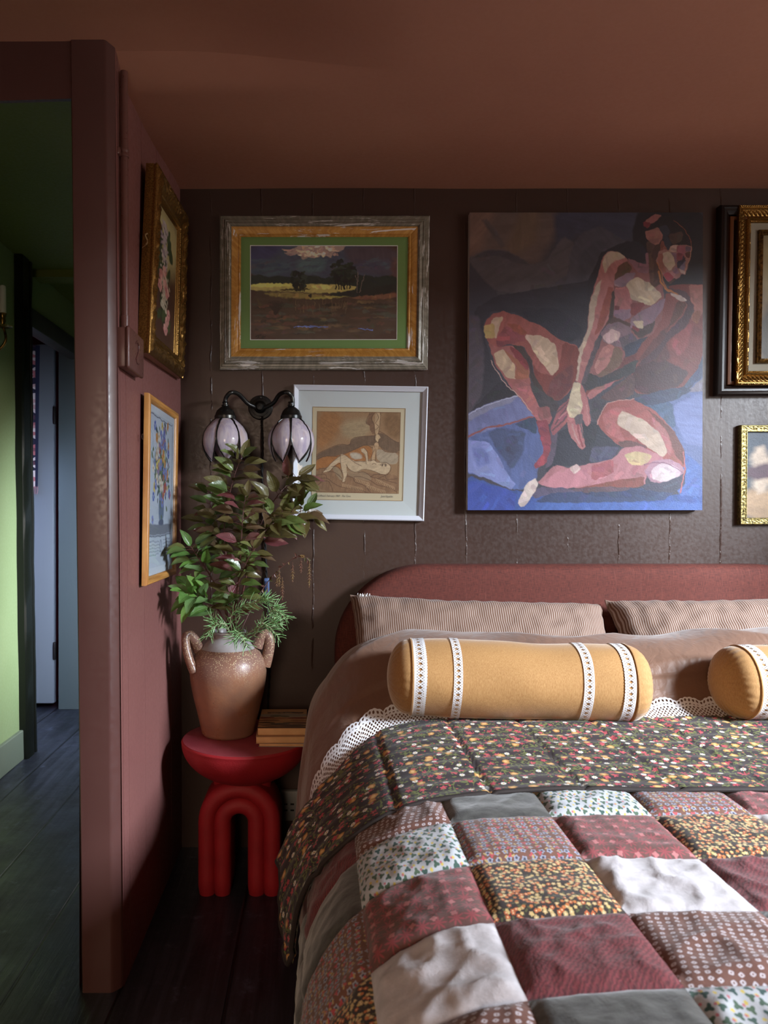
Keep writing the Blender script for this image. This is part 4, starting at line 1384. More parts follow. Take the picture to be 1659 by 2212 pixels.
prof = [(0, -.003), (0, .014), (.002, .017), (.004, .017)] + [(.0046 + .0144 * k / 8, .0148) for k in range(9)] + [(.0196, .0165), (.0215, .0165), (.0225, .012), (.023, .008)]
M_brz = gilt_mat('tarnished_gold_frame', (164, 146, 92), (92, 84, 56), .42)
moulding(q, BK, prof, 110, emboss).build('frame', M_brz, ob, ang=40)
qi = inset(q, .0225)
R = Ras(0, 0, 100, 170, 80, 130, (62, 70, 78), 3, 12, 41, gain=1.15)
R.poly([(-5, -5), (110, -5), (110, 40), (60, 60), (-5, 30)], (52, 62, 76), 14)
R.poly([(-5, 110), (40, 120), (110, 105), (110, 180), (-5, 180)], (150, 124, 96), 10)
R.poly([(8, 30), (30, 26), (32, 120), (10, 124)], (176, 158, 140), 8)
R.poly([(40, 70), (70, 40), (110, 60), (110, 150), (36, 150)], (176, 128, 112), 12)
R.poly([(-5, 70), (40, 60), (60, 84), (0, 96)], (70, 44, 56), 8)
R.poly([(60, 60), (110, 50), (110, 90), (70, 110)], (160, 150, 120), 12)
R.grain(.12, 3)
picture('painting', R, [p + Vector((0, -.006, 0)) for p in qi], M_paint, ob)
slab([p + Vector((0, .002, 0)) for p in inset(q, .006)], BK, .003).build('backing_board', simple('brown_board', (60, 46, 32), .9), ob, smooth=False)

# ---- carved gilt frame with a bouquet, on the left wall -----------------------------
LN = (1, 0, 0)


def flower_still():
    R = Ras(0, 0, 100, 190, 130, 240, (86, 62, 44), 2.5, 12, 51, gain=1.2)
    p, l, b = R.poly, R.line, R.blob
    p([(-5, -5), (110, -5), (110, 60), (60, 90), (-5, 60)], (176, 164, 116), 30)
    p([(-5, 110), (110, 90), (110, 200), (-5, 200)], (70, 46, 38), 40)
    rr = random.Random(9)
    for k in range(46):
        x = 34 + rr.gauss(0, 17); y = rr.uniform(25, 160)
        b(x + 12, y, rr.uniform(4, 8), rr.uniform(9, 15), rr.choice([(52, 66, 42), (66, 80, 50), (44, 52, 36)]), 3, rr.uniform(-.6, .6))
    for k in range(150):
        y = rr.uniform(15, 85); x = 44 + rr.gauss(0, 7) + (y - 40) * .06
        b(x, y, 2.3, 2.3, rr.choice([(170, 156, 160), (150, 132, 146), (188, 178, 168)]), 1.6)
    for k in range(120):
        y = rr.uniform(90, 140); x = 50 + rr.gauss(0, 7)
        b(x, y, 2.2, 2.6, rr.choice([(190, 182, 160), (176, 160, 140)]), 1.6)
    for (x, y) in [(34, 96), (52, 104), (62, 112), (30, 112), (70, 140), (66, 152), (60, 166), (48, 86)]:
        for k in range(5):
            b(x + 5 * math.cos(k * 1.26), y + 5 * math.sin(k * 1.26), 4.5, 4, rr.choice([(200, 148, 140), (212, 166, 156), (186, 124, 122)]), 2)
    return R


gf = thing('carved_gilt_frame', 'carved gilt frame with lilac and pink roses, leaning out from the left wall', 'picture', (-.452, 2.2, 1.53))
q = [Vector((-.418, 1.965, 2.045)), Vector((-.418, 2.405, 2.085)), Vector((-.432, 2.405, 1.552)), Vector((-.432, 1.925, 1.533))]
gq = q
n_ = (q[1] - q[0]).cross(q[3] - q[0]).normalized()
if n_.x < 0:
    n_ = -n_


def carve(i, t, s, d, L):
    if .006 < d < .052:
        a = mnoise.noise(Vector((s * 95, d * 95, i * 7)))
        b = mnoise.noise(Vector((s * 48 + 9, d * 60, i * 5)))
        env = math.sin(math.pi * (d - .006) / .046) ** .5
        return (.0055 * abs(a) + .005 * b) * env
    if .056 < d < .063:
        return .0012 * math.sin(2 * math.pi * s / .007)
    return 0


prof = [(0, -.036), (0, -.016), (.001, -.012), (-.001, -.010), (-.001, -.006), (.002, -.003), (.004, -.006), (.006, -.004)]
prof += [(.0065 + .045 * k / 22, -.004 + .009 * math.sin(math.pi * (k / 22) ** .8) - .006 * k / 22) for k in range(23)]
prof += [(.053, -.010), (.055, -.008), (.057, -.0085), (.059, -.009), (.061, -.0095), (.063, -.010), (.064, -.014), (.066, -.018), (.070, -.019), (.072, -.024)]
moulding(q, n_, prof, 150, carve).build('carved_frame', M_gilt, gf, ang=60)
qi = inset(q, .0715, n_, -.022)
picture('painting', flower_still(), qi, M_paint, gf)
slab([p - n_ * .030 for p in inset(q, .008)], n_, .004).build('backing_board', simple('old_board', (70, 52, 36), .9), gf, smooth=False)
mb = MB()
kx = at(297, 520, 1.94)
mb.tube([Vector(p) for p in cr([(-.448, 1.98, kx.z + .02), (-.447, 1.95, kx.z + .022), (-.449, 1.935, kx.z + .012), (-.447, 1.95, kx.z + .004), (-.447, 1.94, kx.z - .008), (-.446, 1.925, kx.z - .016)], 8)], .0022, 8)
for k in range(5):
    mb.tube([(-.446, 1.925, kx.z - .016), (-.446 + .003 * (k - 2), 1.915, kx.z - .027 + .002 * k)], .0008, 5)
mb.tube([(-.448, 1.98, kx.z + .02), (-.455, 2.05, kx.z + .16), (-.457, 2.19, kx.z + .24)], .0018, 6)
mb.build('hanging_cord', simple('frayed_cord', (150, 122, 80), .9), gf)


# ---- flower print in a light wood frame on the left wall -------------------------------
def flower_print():
    R = Ras(0, 0, 100, 130, 170, 220, (188, 198, 214), 1.2, 10, 61, gain=1.0)
    p, l, b = R.poly, R.line, R.blob
    for a, c in (((3, 2), (97, 2)), ((97, 2), (97, 104)), ((3, 104), (97, 104)), ((3, 2), (3, 104))):
        l([a, c], (70, 80, 100), 1.0, .8, False)
    p([(4, 94), (96, 94), (96, 103), (4, 103)], (120, 126, 140), 1, 0)
    p([(44, 66), (60, 66), (64, 84), (58, 92), (46, 92), (41, 82)], (104, 120, 146), 2)
    p([(42, 90), (62, 90), (62, 95), (42, 95)], (90, 100, 124), 1)
    rr = random.Random(4)
    for k in range(60):
        an = rr.uniform(-2.9, -.25); r = rr.uniform(18, 52)
        x, y = 52 + r * math.cos(an) * .82, 68 + r * math.sin(an) * 1.1
        l([(52, 68), (52 + (x - 52) * .5 + rr.uniform(-4, 4), 68 + (y - 68) * .6), (x, y)], rr.choice([(70, 92, 70), (86, 110, 96), (60, 80, 84)]), 1.0, .8)
    for k in range(150):
        x = 52 + rr.gauss(0, 17); y = 46 + rr.gauss(0, 16)
        b(x, y, rr.uniform(1.2, 2.5), rr.uniform(2.5, 4.5), rr.choice([(72, 98, 76), (88, 118, 100), (58, 78, 82), (96, 116, 84)]), 1.2, rr.uniform(0, 3))
    for k in range(60):
        x = 52 + rr.gauss(0, 18); y = 42 + rr.gauss(0, 17)
        c = rr.choice([(96, 112, 176), (120, 134, 196), (206, 186, 108), (196, 140, 84), (170, 84, 80), (214, 206, 196), (140, 120, 160)])
        r = rr.uniform(1.6, 3.4)
        for j in range(5):
            b(x + r * math.cos(j * 1.26), y + r * math.sin(j * 1.26), r * .8, r * .7, c, 1)
        b(x, y, r * .5, r * .5, (150, 120, 60), .8)
    for (x, y) in [(22, 10), (60, 14), (64, 24), (28, 60), (20, 70), (86, 66), (80, 30)]:
        for j in range(6):
            b(x + 3 * math.cos(j), y + 3 * math.sin(j), 2.2, 1.6, (92, 110, 180), 1)
    for j in range(5):
        yy = 108 + j * 3
        x = 5
        while x < 94:
            ln = rr.uniform(2, 7)
            if not 45 < x < 58:
                l([(x, yy), (min(x + ln, 95), yy + rr.uniform(-.2, .2))], (110, 118, 136), .9, .7, False)
            x += ln + 1.4
    b(52, 112, 4.5, 6, (120, 128, 148), 1)
    b(52, 112, 3.2, 4.5, (168, 178, 196), 1)
    return R


def pine_mat():
    t = NT('varnished_pine')
    u = t.uv()
    g = t.noise(t.mapping(u, scale=(6, 190, 1)), 1.0, 5, .6, .3)
    col = t.mix(t.rng(g, .3, .7), lin((206, 152, 84)), lin((168, 110, 54)))
    return t.done(t.bsdf(col, .35, None))


fp = thing('pine_framed_print', 'blue flower bouquet print in a light pine frame on the left wall', 'picture', (-.452, 2.12, .93))
xf = -.438
q = [Vector((xf, 1.945, EYE + (CY - 848) * 1.945 / F)), Vector((xf, 2.352, EYE + (CY - 893) * 2.352 / F)), Vector((xf, 2.31, EYE + (CY - 1241) * 2.31 / F)), Vector((xf, 1.915, EYE + (CY - 1266) * 1.915 / F))]
fq = q
moulding(q, LN, [(0, -.016), (0, -.008), (.001, -.003), (.004, -.0005), (.008, 0), (.013, -.0005), (.017, -.003), (.0185, -.006), (.020, -.008), (.0215, -.012)]).build('frame', pine_mat(), fp, ang=50)
qi = inset(q, .0205, LN, -.0105)
qj = inset(qi, .020)
qj[2].z += .0; qj[3].z += .0
ring(qi, qj).build('mount', simple('blue_white_mount_card', (200, 208, 220), .85), fp, smooth=False, recalc=False)
picture('flower_print', flower_print(), [p + Vector((-.0004, 0, 0)) for p in qj], M_print, fp)
plate([p + Vector((.0035, 0, 0)) for p in qi], .0012, LN).build('glass', M_glass, fp, smooth=False)
slab([p - Vector((.014, 0, 0)) for p in inset(q, .004)], LN, .002).build('backing_board', simple('pale_board', (130, 100, 70), .9), fp, smooth=False)
mb = MB()
rg = at(298, 944, 1.925)
mb.tube([(xf - .014, 1.918 + .009 * math.cos(a), rg.z + .007 * math.sin(a)) for a in [k * 2 * math.pi / 14 for k in range(15)]], .0009, 6, cap=False)
mb.build('hanging_ring', simple('steel_wire', (120, 116, 110), .3, 1.0), fp)
# ------------------------------------------------------------------ bed
BX = 0.90                                         # centre line of the bed
half = [(0.90, .586), (.60, .586), (.42, .584), (.32, .580), (.24, .572), (.165, .556), (.095, .521), (.045, .471), (.008, .41), (-.012, .34), (-.022, .24), (-.028, .14), (-.03, .05)]
pp_ = cr(list(reversed(half)), 14)
left = np.array(pp_)
right = np.array([(2 * BX - x, z) for x, z in reversed(pp_[:-1])])
PR = np.vstack([left, right])
AR = np.concatenate([[0], np.cumsum(np.hypot(np.diff(PR[:, 0]), np.diff(PR[:, 1])))])
i0 = int(np.argmin(np.abs(left[:, 0] - .237) + 10 * (left[:, 1] < .5)))
AR = AR - AR[i0]
UMIN, UMAX = float(AR[0]), float(AR[-1])


def prof_at(u):
    x = float(np.interp(u, AR, PR[:, 0]))
    z = float(np.interp(u, AR, PR[:, 1]))
    x2 = float(np.interp(u + .004, AR, PR[:, 0])); z2 = float(np.interp(u + .004, AR, PR[:, 1]))
    x1 = float(np.interp(u - .004, AR, PR[:, 0])); z1 = float(np.interp(u - .004, AR, PR[:, 1]))
    tx_, tz_ = x2 - x1, z2 - z1
    L = math.hypot(tx_, tz_) or 1
    return x, z, -tz_ / L, tx_ / L


# ---- cloth materials
def cloth(name, fn, rough=.85, sheen=.15, bscale=500, bstr=.25, fold=0.0):
    t = NT(name)
    u = t.uv()
    col = fn(t, u)
    h = t.noise(u, bscale, 2, .6)
    n1 = t.bump(h, bstr, .001)
    if fold:
        n1 = t.bump(t.noise(u, 34, 4, .6, .5), fold, .006, n1)
    return t.done(t.bsdf(col, rough, n1, **{'Sheen Weight': sheen, 'Sheen Roughness': .45}))


def flowers(t, u, scale, rnd, rad, pet, amp, off=(0.0, 0.0), keep=0.0, sq=(1.0, 1.0), rot=0.0):
    v = t.mapping(u, scale=(sq[0], sq[1], 1), loc=(off[0], off[1], 0), rot=(0, 0, rot))
    vo = t.n('TexVoronoi', {'Vector': v, 'Scale': scale, 'Randomness': rnd}, voronoi_dimensions='2D')
    d = t.vmath('SUBTRACT', v, vo.outputs['Position'])
    s = t.n('SeparateXYZ', {0: d})
    r = t.math('MULTIPLY', t.math('POWER', t.math('ADD', t.math('MULTIPLY', s.outputs[0], s.outputs[0]), t.math('MULTIPLY', s.outputs[1], s.outputs[1])), .5), scale)
    rc = t.n('SeparateColor', {0: vo.outputs['Color']})
    ang = t.math('ARCTAN2', s.outputs[1], s.outputs[0])
    lobe = t.math('COSINE', t.math('ADD', t.math('MULTIPLY', ang, float(pet)), t.math('MULTIPLY', rc.outputs[1], 6.28)))
    thr = t.math('MULTIPLY', t.math('ADD', t.math('MULTIPLY', lobe, amp), 1.0), rad)
    e = t.math('DIVIDE', r, thr)
    mask = t.rng(e, .86, 1.08, 1, 0)
    if keep > 0:
        mask = t.math('MULTIPLY', mask, t.math('GREATER_THAN', rc.outputs[0], keep))
    return mask, e, rc.outputs[2]


def f_floral(t, u):
    wob = t.vmath('ADD', u, t.vmath('SCALE', t.n('TexNoise', {'Vector': u, 'Scale': 60.0, 'Detail': 2.0}).outputs[1], .012))
    col = lin((46, 34, 38))
    nz = t.noise(u, 34, 2, .5, .8)
    line = t.rng(t.math('ABSOLUTE', t.math('SUBTRACT', nz, .5)), .012, .026, 1, 0)
    brk = t.rng(t.noise(u, 16, 2, .5), .46, .52)
    col = t.mix(t.math('MULTIPLY', line, brk), col, lin((108, 116, 62)))
    m, e, r = flowers(t, wob, 110, 1, .34, 2, .45, (.3, .1), .62)
    col = t.mix(m, col, lin((104, 112, 58)))
    m, e, r = flowers(t, wob, 45, 1, .25, 5, .35, (.13, .4), .52)
    col = t.mix(m, col, t.mix(r, lin((176, 60, 74)), lin((196, 84, 92))))
    m, e, r = flowers(t, wob, 120, 1, .2, 3, .2, (.77, .2), .88)
    col = t.mix(m, col, lin((200, 80, 84)))
    m, e, r = flowers(t, u, 32, 1, .17, 8, .16, (.5, .7), .42)
    col = t.mix(m, col, lin((226, 222, 214)))
    col = t.mix(t.math('MULTIPLY', t.rng(e, .25, .4, 1, 0), m), col, lin((206, 170, 90)))
    m, e, r = flowers(t, wob, 25, 1, .205, 5, .07, (.9, .33), .5)
    col = t.mix(m, col, t.mix(t.rng(e, .3, .8), lin((226, 182, 120)), lin((188, 134, 66))))
    return col


def f_brownblue(t, u):
    col = t.mix(t.noise(u, 30, 3), lin((104, 70, 58)), lin((116, 78, 64)))
    m, e, r = flowers(t, u, 74, .3, .33, 5, .18, (.2, .2), 0, (1, 1.15))
    ring_ = t.math('MULTIPLY', m, t.rng(e, .3, .55))
    col = t.mix(ring_, col, lin((146, 150, 166)))
    col = t.mix(t.math('MULTIPLY', m, t.rng(e, .3, .5, 1, 0)), col, lin((62, 66, 84)))
    m, e, r = flowers(t, u, 68, .35, .22, 3, .4, (.011, .011), .2)
    col = t.mix(m, col, lin((176, 78, 84)))
    m, e, r = flowers(t, u, 95, .6, .2, 2, .4, (.6, .3), .5)
    return t.mix(m, col, lin((176, 150, 100)))


def f_calico(t, u):
    col = lin((50, 38, 33))
    m, e, r = flowers(t, u, 150, 1, .3, 2, .4, (.4, .1), .5)
    col = t.mix(m, col, lin((86, 88, 56)))
    m, e, r = flowers(t, u, 135, .9, .40, 5, .16, (0, 0), .3)
    col = t.mix(m, col, t.mix(t.math('GREATER_THAN', r, .42), lin((186, 98, 58)), lin((196, 168, 118))))
    col = t.mix(t.math('MULTIPLY', m, t.rng(e, .25, .4, 1, 0)), col, lin((226, 206, 160)))
    m, e, r = flowers(t, u, 122, .9, .30, 5, .16, (.37, .53), .45)
    return t.mix(m, col, t.mix(t.math('GREATER_THAN', r, .5), lin((196, 118, 66)), lin((204, 176, 116))))


def f_burgundy(t, u):
    w1 = t.n('TexWave', {'Vector': t.mapping(u, rot=(0, 0, .7)), 'Scale': 58.0, 'Distortion': 6.0, 'Detail': 2.0, 'Detail Scale': 2.0})
    w2 = t.n('TexWave', {'Vector': t.mapping(u, rot=(0, 0, -.5)), 'Scale': 46.0, 'Distortion': 5.0, 'Detail': 2.0})
    col = t.mix(w1.outputs['Fac'], lin((76, 30, 36)), lin((122, 52, 58)))
    return t.mix(t.math('MULTIPLY', w2.outputs['Fac'], .5), col, lin((100, 50, 48)))


def f_cream(t, u):
    return t.mix(t.rng(t.noise(u, 26, 5, .7), .3, .75), lin((168, 162, 164)), lin((200, 194, 197)))


def f_dot(t, u):
    col = t.mix(t.noise(u, 200, 2), lin((98, 64, 54)), lin((110, 72, 60)))
    m, e, r = flowers(t, u, 96, .2, .28, 4, .08, (.1, .2), 0, (.9, 1.2), .2)
    return t.mix(t.math('MULTIPLY', m, t.rng(e, .2, .45)), col, lin((186, 176, 180)))


def f_white(t, u):
    col = lin((184, 187, 192))
    m, e, r = flowers(t, u, 70, .25, .30, 3, .35, (.3, .4), 0, (1.1, .8), .5)
    col = t.mix(m, col, t.mix(r, lin((52, 82, 80)), lin((84, 106, 84))))
    m, e, r = flowers(t, u, 70, .25, .16, 5, .2, (.306, .409), .3, (1.1, .8), .5)
    col = t.mix(m, col, lin((206, 184, 92)))
    m, e, r = flowers(t, u, 70, .3, .13, 5, .2, (.294, .396), .5, (1.1, .8), .5)
    return t.mix(m, col, lin((190, 110, 120)))


def f_star(t, u):
    col = t.mix(t.noise(u, 40, 3), lin((92, 60, 56)), lin((106, 72, 66)))
    m, e, r = flowers(t, u, 46, .12, .33, 8, .62, (.2, .1), 0)
    col = t.mix(m, col, lin((142, 68, 72)))
    m, e, r = flowers(t, u, 36, .12, .16, 4, .2, (.215, .115), 0)
    return t.mix(m, col, lin((176, 110, 110)))


def f_charcoal(t, u):
    return t.mix(t.rng(t.noise(t.mapping(u, scale=(1, 3, 1)), 30, 5, .65), .3, .75), lin((50, 48, 46)), lin((78, 78, 74)))


FAB = [cloth('brown_floral_cotton', f_floral, .8, .08), cloth('blue_flower_brown_cotton', f_brownblue, fold=.25), cloth('orange_calico_cotton', f_calico), cloth('burgundy_cotton', f_burgundy, fold=.5),
       cloth('cream_suede', f_cream, .9, .3, fold=.3), cloth('dotted_brown_cotton', f_dot, fold=.3), cloth('white_sprigged_cotton', f_white, .8, .1, fold=.2), cloth('red_star_cotton', f_star, fold=.25),
       cloth('charcoal_velvet', f_charcoal, .8, .35, fold=.3), simple('dark_binding', (44, 36, 34), .8, bump=(300, .3, .001))]
FL, BB, CA, BU, CRM, DT, WH, ST, CH, BIND = range(10)
PW, PH, Y0 = .174, .155, 1.285
TAB = {-4: [CH, CH, CH, CH, CH, CH], -3: [CH, CH, CH, CH, BU, CH], -2: [BU, CH, BB, CA, BU, CRM], -1: [DT, WH, ST, CRM, DT, WH], 0: [CH, BB, CA, BU, CH, ST], 1: [WH, ST, CRM, DT, WH, CA],
       2: [BB, CA, BU, CH, ST, BU], 3: [ST, CRM, DT, WH, BB, CH], 4: [CA, BU, CH, BB, CA, DT], 5: [DT, WH, ST, CA, BU, CH]}


def patch(u, y):
    c = math.floor(u / PW)
    r = math.floor((Y0 - y) / PH) + 1
    r = min(max(r, 0), 5)
    c = min(max(c, -4), 5) if c < 6 else (c % 5)
    return TAB[c][r]


def crease(x, y, sd):
    n1 = mnoise.noise(Vector((x * 9, y * 9, sd)))
    n2 = 1 - abs(mnoise.noise(Vector((x * 17 + 3, y * 17, sd + 4))))
    n3 = 1 - abs(mnoise.noise(Vector((x * 30 + 3, y * 34, sd + 8))))
    return n1 * .004 + (n2 ** 4 - .4) * .0042 + (n3 ** 5 - .3) * .002


def quilt_pt(u, y, lift=0.0):
    x, z, nx, nz = prof_at(u)
    k = u / PW
    du = abs(k - round(k)) * PW
    r = (Y0 - y) / PH
    dy = abs(r - round(r)) * PH
    puff = .009 * min(1, du / .018) ** .6 * min(1, dy / .018) ** .6
    cell = patch(u, y)
    amt = {CRM: 1.7, BU: 1.5, ST: 1.0, DT: 1.2, WH: .9, CH: .7}.get(cell, .7)
    amt *= min(1, du / .03 + .2) * min(1, dy / .03 + .2)
    h = lift + puff + crease(u, y, cell * 3.1) * amt + .006 * mnoise.noise(Vector((u * 3, y * 3, 2)))
    hid = sstep(1.405, 1.45, y)
    h = h * (1 - hid) - .003 * hid
    foot = sstep(.42, .30, y)
    z2 = z * (1 - foot) + foot * max(.06, z - (.42 - y) * 3)
    return (x + nx * h, max(y, .30) if y > .30 else .30, z2 + nz * h)


bed = thing('bed', 'wide bed with a round-cornered rust red upholstered headboard', 'bed', (BX, 1.4, 0))
ro = []
xL, xR, zT, zB = .058, 2 * BX - .058, .948, .16
for k in range(25):
    a = math.pi - (math.pi / 2) * k / 24
    ro.append((xL + .30 + .30 * math.cos(a), zT - .285 + .285 * math.sin(a)))
for k in range(25):
    a = math.pi / 2 - (math.pi / 2) * k / 24
    ro.append((xR - .30 + .30 * math.cos(a), zT - .285 + .285 * math.sin(a)))
ro += [(xR, zB), (xL, zB)]


def hb_ring(d, y):
    out = []
    n = len(ro)
    for i in range(n):
        a, b, c = Vector(ro[i - 1]), Vector(ro[i]), Vector(ro[(i + 1) % n])
        t1 = (b - a).normalized(); t2 = (c - b).normalized()
        nn = Vector((t1.y + t2.y, -(t1.x + t2.x)))
        nn = nn.normalized() if nn.length > 1e-6 else Vector((0, 0))
        p = b + nn * d
        out.append((p.x, y, p.y))
    return out


mb = MB()
rings = [hb_ring(0, WY - .006), hb_ring(0, WY - .062), hb_ring(.004, WY - .076), hb_ring(.014, WY - .087), hb_ring(.03, WY - .092), hb_ring(.06, WY - .094)]
n_r = len(ro)
vs = [p for r_ in rings for p in r_]
fs = [(j * n_r + k, j * n_r + (k + 1) % n_r, (j + 1) * n_r + (k + 1) % n_r, (j + 1) * n_r + k) for j in range(len(rings) - 1) for k in range(n_r)]
fs.append(tuple((len(rings) - 1) * n_r + k for k in range(n_r)))
fs.append(tuple(reversed(range(n_r))))
mb.add(vs, fs)


def linen_mat():
    t = NT('rust_slub_linen')
    v = t.obj()
    s = t.n('SeparateXYZ', {0: v})
    p2 = t.n('CombineXYZ', {0: s.outputs[0], 1: s.outputs[2], 2: s.outputs[1]}).outputs[0]
    a = t.noise(t.mapping(p2, scale=(900, 50, 50)), 1, 3, .6)
    b = t.noise(t.mapping(p2, scale=(50, 900, 50)), 1, 3, .6)
    slub = t.noise(t.mapping(p2, scale=(260, 9, 20)), 1, 3, .6)
    f = t.math('ADD', t.math('MULTIPLY', a, .5), t.math('MULTIPLY', b, .5))
    col = t.mix(t.rng(f, .36, .64), lin((66, 24, 17)), lin((106, 48, 36)))
    col = t.mix(t.math('MULTIPLY', t.rng(slub, .58, .75), .5), col, lin((116, 62, 52)))
    return t.done(t.bsdf(col, .85, t.bump(f, .5, .0015), **{'Sheen Weight': 0.0}))


M_linen = linen_mat()
mb.build('headboard', M_linen, bed, ang=60)
mb = MB()
mb.box(.07, 2 * BX - .07, .36, WY - .10, .26, .545, .11, 6)
mb.build('mattress', simple('mattress_ticking', (160, 150, 140), .9), bed)
mb = MB()
mb.box(.03, 2 * BX - .03, .38, WY - .10, .06, .255, .012, 2)
mb.build('bed_base', M_linen, bed)
for (x, y) in ((.10, .45), (1.70, .45), (.10, 2.3), (1.70, 2.3)):
    mb = MB()
    mb.lathe([(.018, 0), (.026, .066)], (x, y, 0), 16)
    mb.build('leg', simple('black_bed_foot', (20, 18, 18), .5), bed)

# ---- patchwork quilt
qu = thing('patchwork_quilt', 'patchwork quilt of mixed prints with its brown floral top turned back', 'quilt', (BX, 1.0, .6))
us = []
u = math.ceil((UMIN + .02) / .006) * .006
ug = list(np.arange(UMIN + .02, UMAX - .02, .0058))
yg = list(np.arange(.16, 1.62, .0062))
mb = MB()
cache = {}


def qmi(i, j):
    return patch((ug[i] + ug[i + 1]) / 2, (yg[j] + yg[j + 1]) / 2)


ug = sorted(ug + [])
# snap grid lines to the seams so each patch keeps a straight edge
ug = [round(a / PW) * PW if abs(a - round(a / PW) * PW) < .0029 else a for a in ug]
yg = [Y0 - round((Y0 - a) / PH) * PH if abs((Y0 - a) - round((Y0 - a) / PH) * PH) < .0031 else a for a in yg]
mb.grid(lambda i, j: quilt_pt(ug[i], yg[j], .008), len(ug), len(yg), uvfn=lambda i, j: (ug[i], yg[j]), mifn=qmi)
mb.build('patchwork', FAB, qu, ang=70)


def flap_pt(u, y, lift=0.0):
    """turned-back top: hangs off the left side and flares away from it towards the pillows"""
    x, z, nx, nz = prof_at(u)
    s = max(0.0, -.17 - u)                          # how far below the rounded edge
    kk = min(1.0, max(0, (y - 1.40) / .30))
    flare = (s / .26) ** 1.5 * .085 * kk + .012 * min(1, s / .1)
    ql = .0014 * math.cos(2 * math.pi * (y - 1.38 + .012 * mnoise.noise(Vector((u * 2, y * 6, 1)))) / .052) + .003 * mnoise.noise(Vector((u * 8, y * 10, 3)))
    k = (u - .09) / .172
    ql -= .006 * max(0, 1 - abs(k - round(k)) * .172 / .008)
    h = .022 + lift + ql
    h += .006 * mnoise.noise(Vector((u * 3.2, y * 3.2, 7)))
    return Vector((x + nx * h - flare, y, z + nz * h))


def flap_edge(y):
    """arc position of the hanging side hem"""
    zt = .267 + (.345 - .267) * min(1.1, max(0, (y - 1.40) / .30))
    return -.165 - (.545 - zt) * 1.02


nu, nv = 330, 84
mb = MB()


def fl_uy(i, j):
    a = i / (nu - 1)
    y_at = 1.375 + .475 * j / (nv - 1)
    # the back fold slants forward where it hangs
    e = flap_edge(y_at)
    u = e + (UMAX - .25 - e) * (a ** 1.0)
    s = max(0, -.05 - u)
    back = 1.853 - .30 * min(1, s / .42) ** 1.2
    front = 1.375 + .035 * min(1, max(0, -.2 - u) / .25)
    front += .004 * math.sin(u * 9)
    y = front + (back - front) * j / (nv - 1)
    return u, y


def fl_pt(i, j):
    u, y = fl_uy(i, j)
    return flap_pt(u, y)


mb.grid(fl_pt, nu, nv, uvfn=lambda i, j: fl_uy(i, j))


def under(i, j):
    u, y = fl_uy(i, j)
    p = flap_pt(u, y, -.012)
    return p


mb.grid(under, nu, nv, uvfn=lambda i, j: fl_uy(i, j), flip=True)
# close the edges: rolled back fold and the side
N_ = nu * nv
for i in range(nu - 1):
    for j in (nv - 1,):
        a, b = j * nu + i, j * nu + i + 1
        mb.f.append([a, b, N_ + b, N_ + a]); mb.uv.append([fl_uy(i, j), fl_uy(i + 1, j), fl_uy(i + 1, j), fl_uy(i, j)]); mb.mi.append(0)
mb.build('turned_back_top', [FAB[FL]], qu, ang=80)
mb = MB()
path = [flap_pt(*fl_uy(i, 0), -.004) + Vector((0, -.003, 0)) for i in range(nu - 1, -1, -2)]
path += [flap_pt(*fl_uy(0, j), -.004) + Vector((-.002, 0, -.002)) for j in range(1, nv, 2)]
mb.tube(path, .0048, 8)
mb.build('binding', FAB[BIND], qu)

# ---- brown sheet drawn up over the sleeping pillows, with its crochet edge
def satin(name, c, c2, rough=.5):
    t = NT(name)
    v = t.obj()
    w_ = t.n('TexWave', {'Vector': t.mapping(v, rot=(.2, .5, .6)), 'Scale': 9.0, 'Distortion': 9.0, 'Detail': 3.0, 'Detail Scale': 1.6})
    n1 = t.bump(t.noise(v, 24, 3, .6, 1.2), .3, .008)
    n1 = t.bump(w_.outputs['Fac'], .12, .006, n1)
    return t.done(t.bsdf(t.mix(t.noise(v, 5, 3), lin(c), lin(c2)), rough, n1, **{'Sheen Weight': .25}))


M_sheet = satin('brown_sateen', (112, 81, 64), (120, 88, 69))
sh = thing('brown_sheet', 'brown sateen sheet with white crochet edge over the sleeping pillows', 'bed sheet', (BX, 2.0, .6))
sec = cr([(1.775, -.035), (1.815, -.018), (1.85, .004), (1.885, .035), (1.93, .095), (1.975, .15), (2.02, .178), (2.07, .186), (2.13, .178), (2.20, .15), (2.27, .11), (2.37, .08)], 8)
SEC = np.array(sec)
SL = np.concatenate([[0], np.cumsum(np.hypot(np.diff(SEC[:, 0]), np.diff(SEC[:, 1])))])
SMAX = float(SL[-1])
S_LACE = float(np.interp(1.848, SEC[:, 0], SL))


def sheet_pt(u, s, lift=0.0):
    y = float(np.interp(s, SL, SEC[:, 0])); dz = float(np.interp(s, SL, SEC[:, 1]))
    x, z, nx, nz = prof_at(u)
    top = sstep(-.52, -.1, u)
    sag = .012 * math.cos(u * 5.2 + .5) if dz > .1 else 0
    fold = .012 * (1 - abs(mnoise.noise(Vector((u * 3.5, s * 5, 11))))) ** 3 + .008 * mnoise.noise(Vector((u * 6, s * 9, 5)))
    hang = max(0, -.05 - u)
    bulge = (dz / .186) * .02 * min(1, hang / .2)
    h = lift + fold * (.4 + .6 * min(1, dz / .06)) + .005
    sl_y = -.18 * min(1, hang / .35) ** 1.2 * (1 - min(1, max(0, dz - .02) / .12))
    return Vector((x + nx * h - bulge, y + sl_y, z + nz * h + dz * (.25 + .75 * top) + sag * min(1, dz / .15)))


nu2, nv2 = 260, 90
u_a, u_b = -.60, UMAX - .35
mb = MB()
mb.grid(lambda i, j: sheet_pt(u_a + (u_b - u_a) * i / (nu2 - 1), SMAX * j / (nv2 - 1)), nu2, nv2)
mb.build('sheet', M_sheet, sh, ang=80)


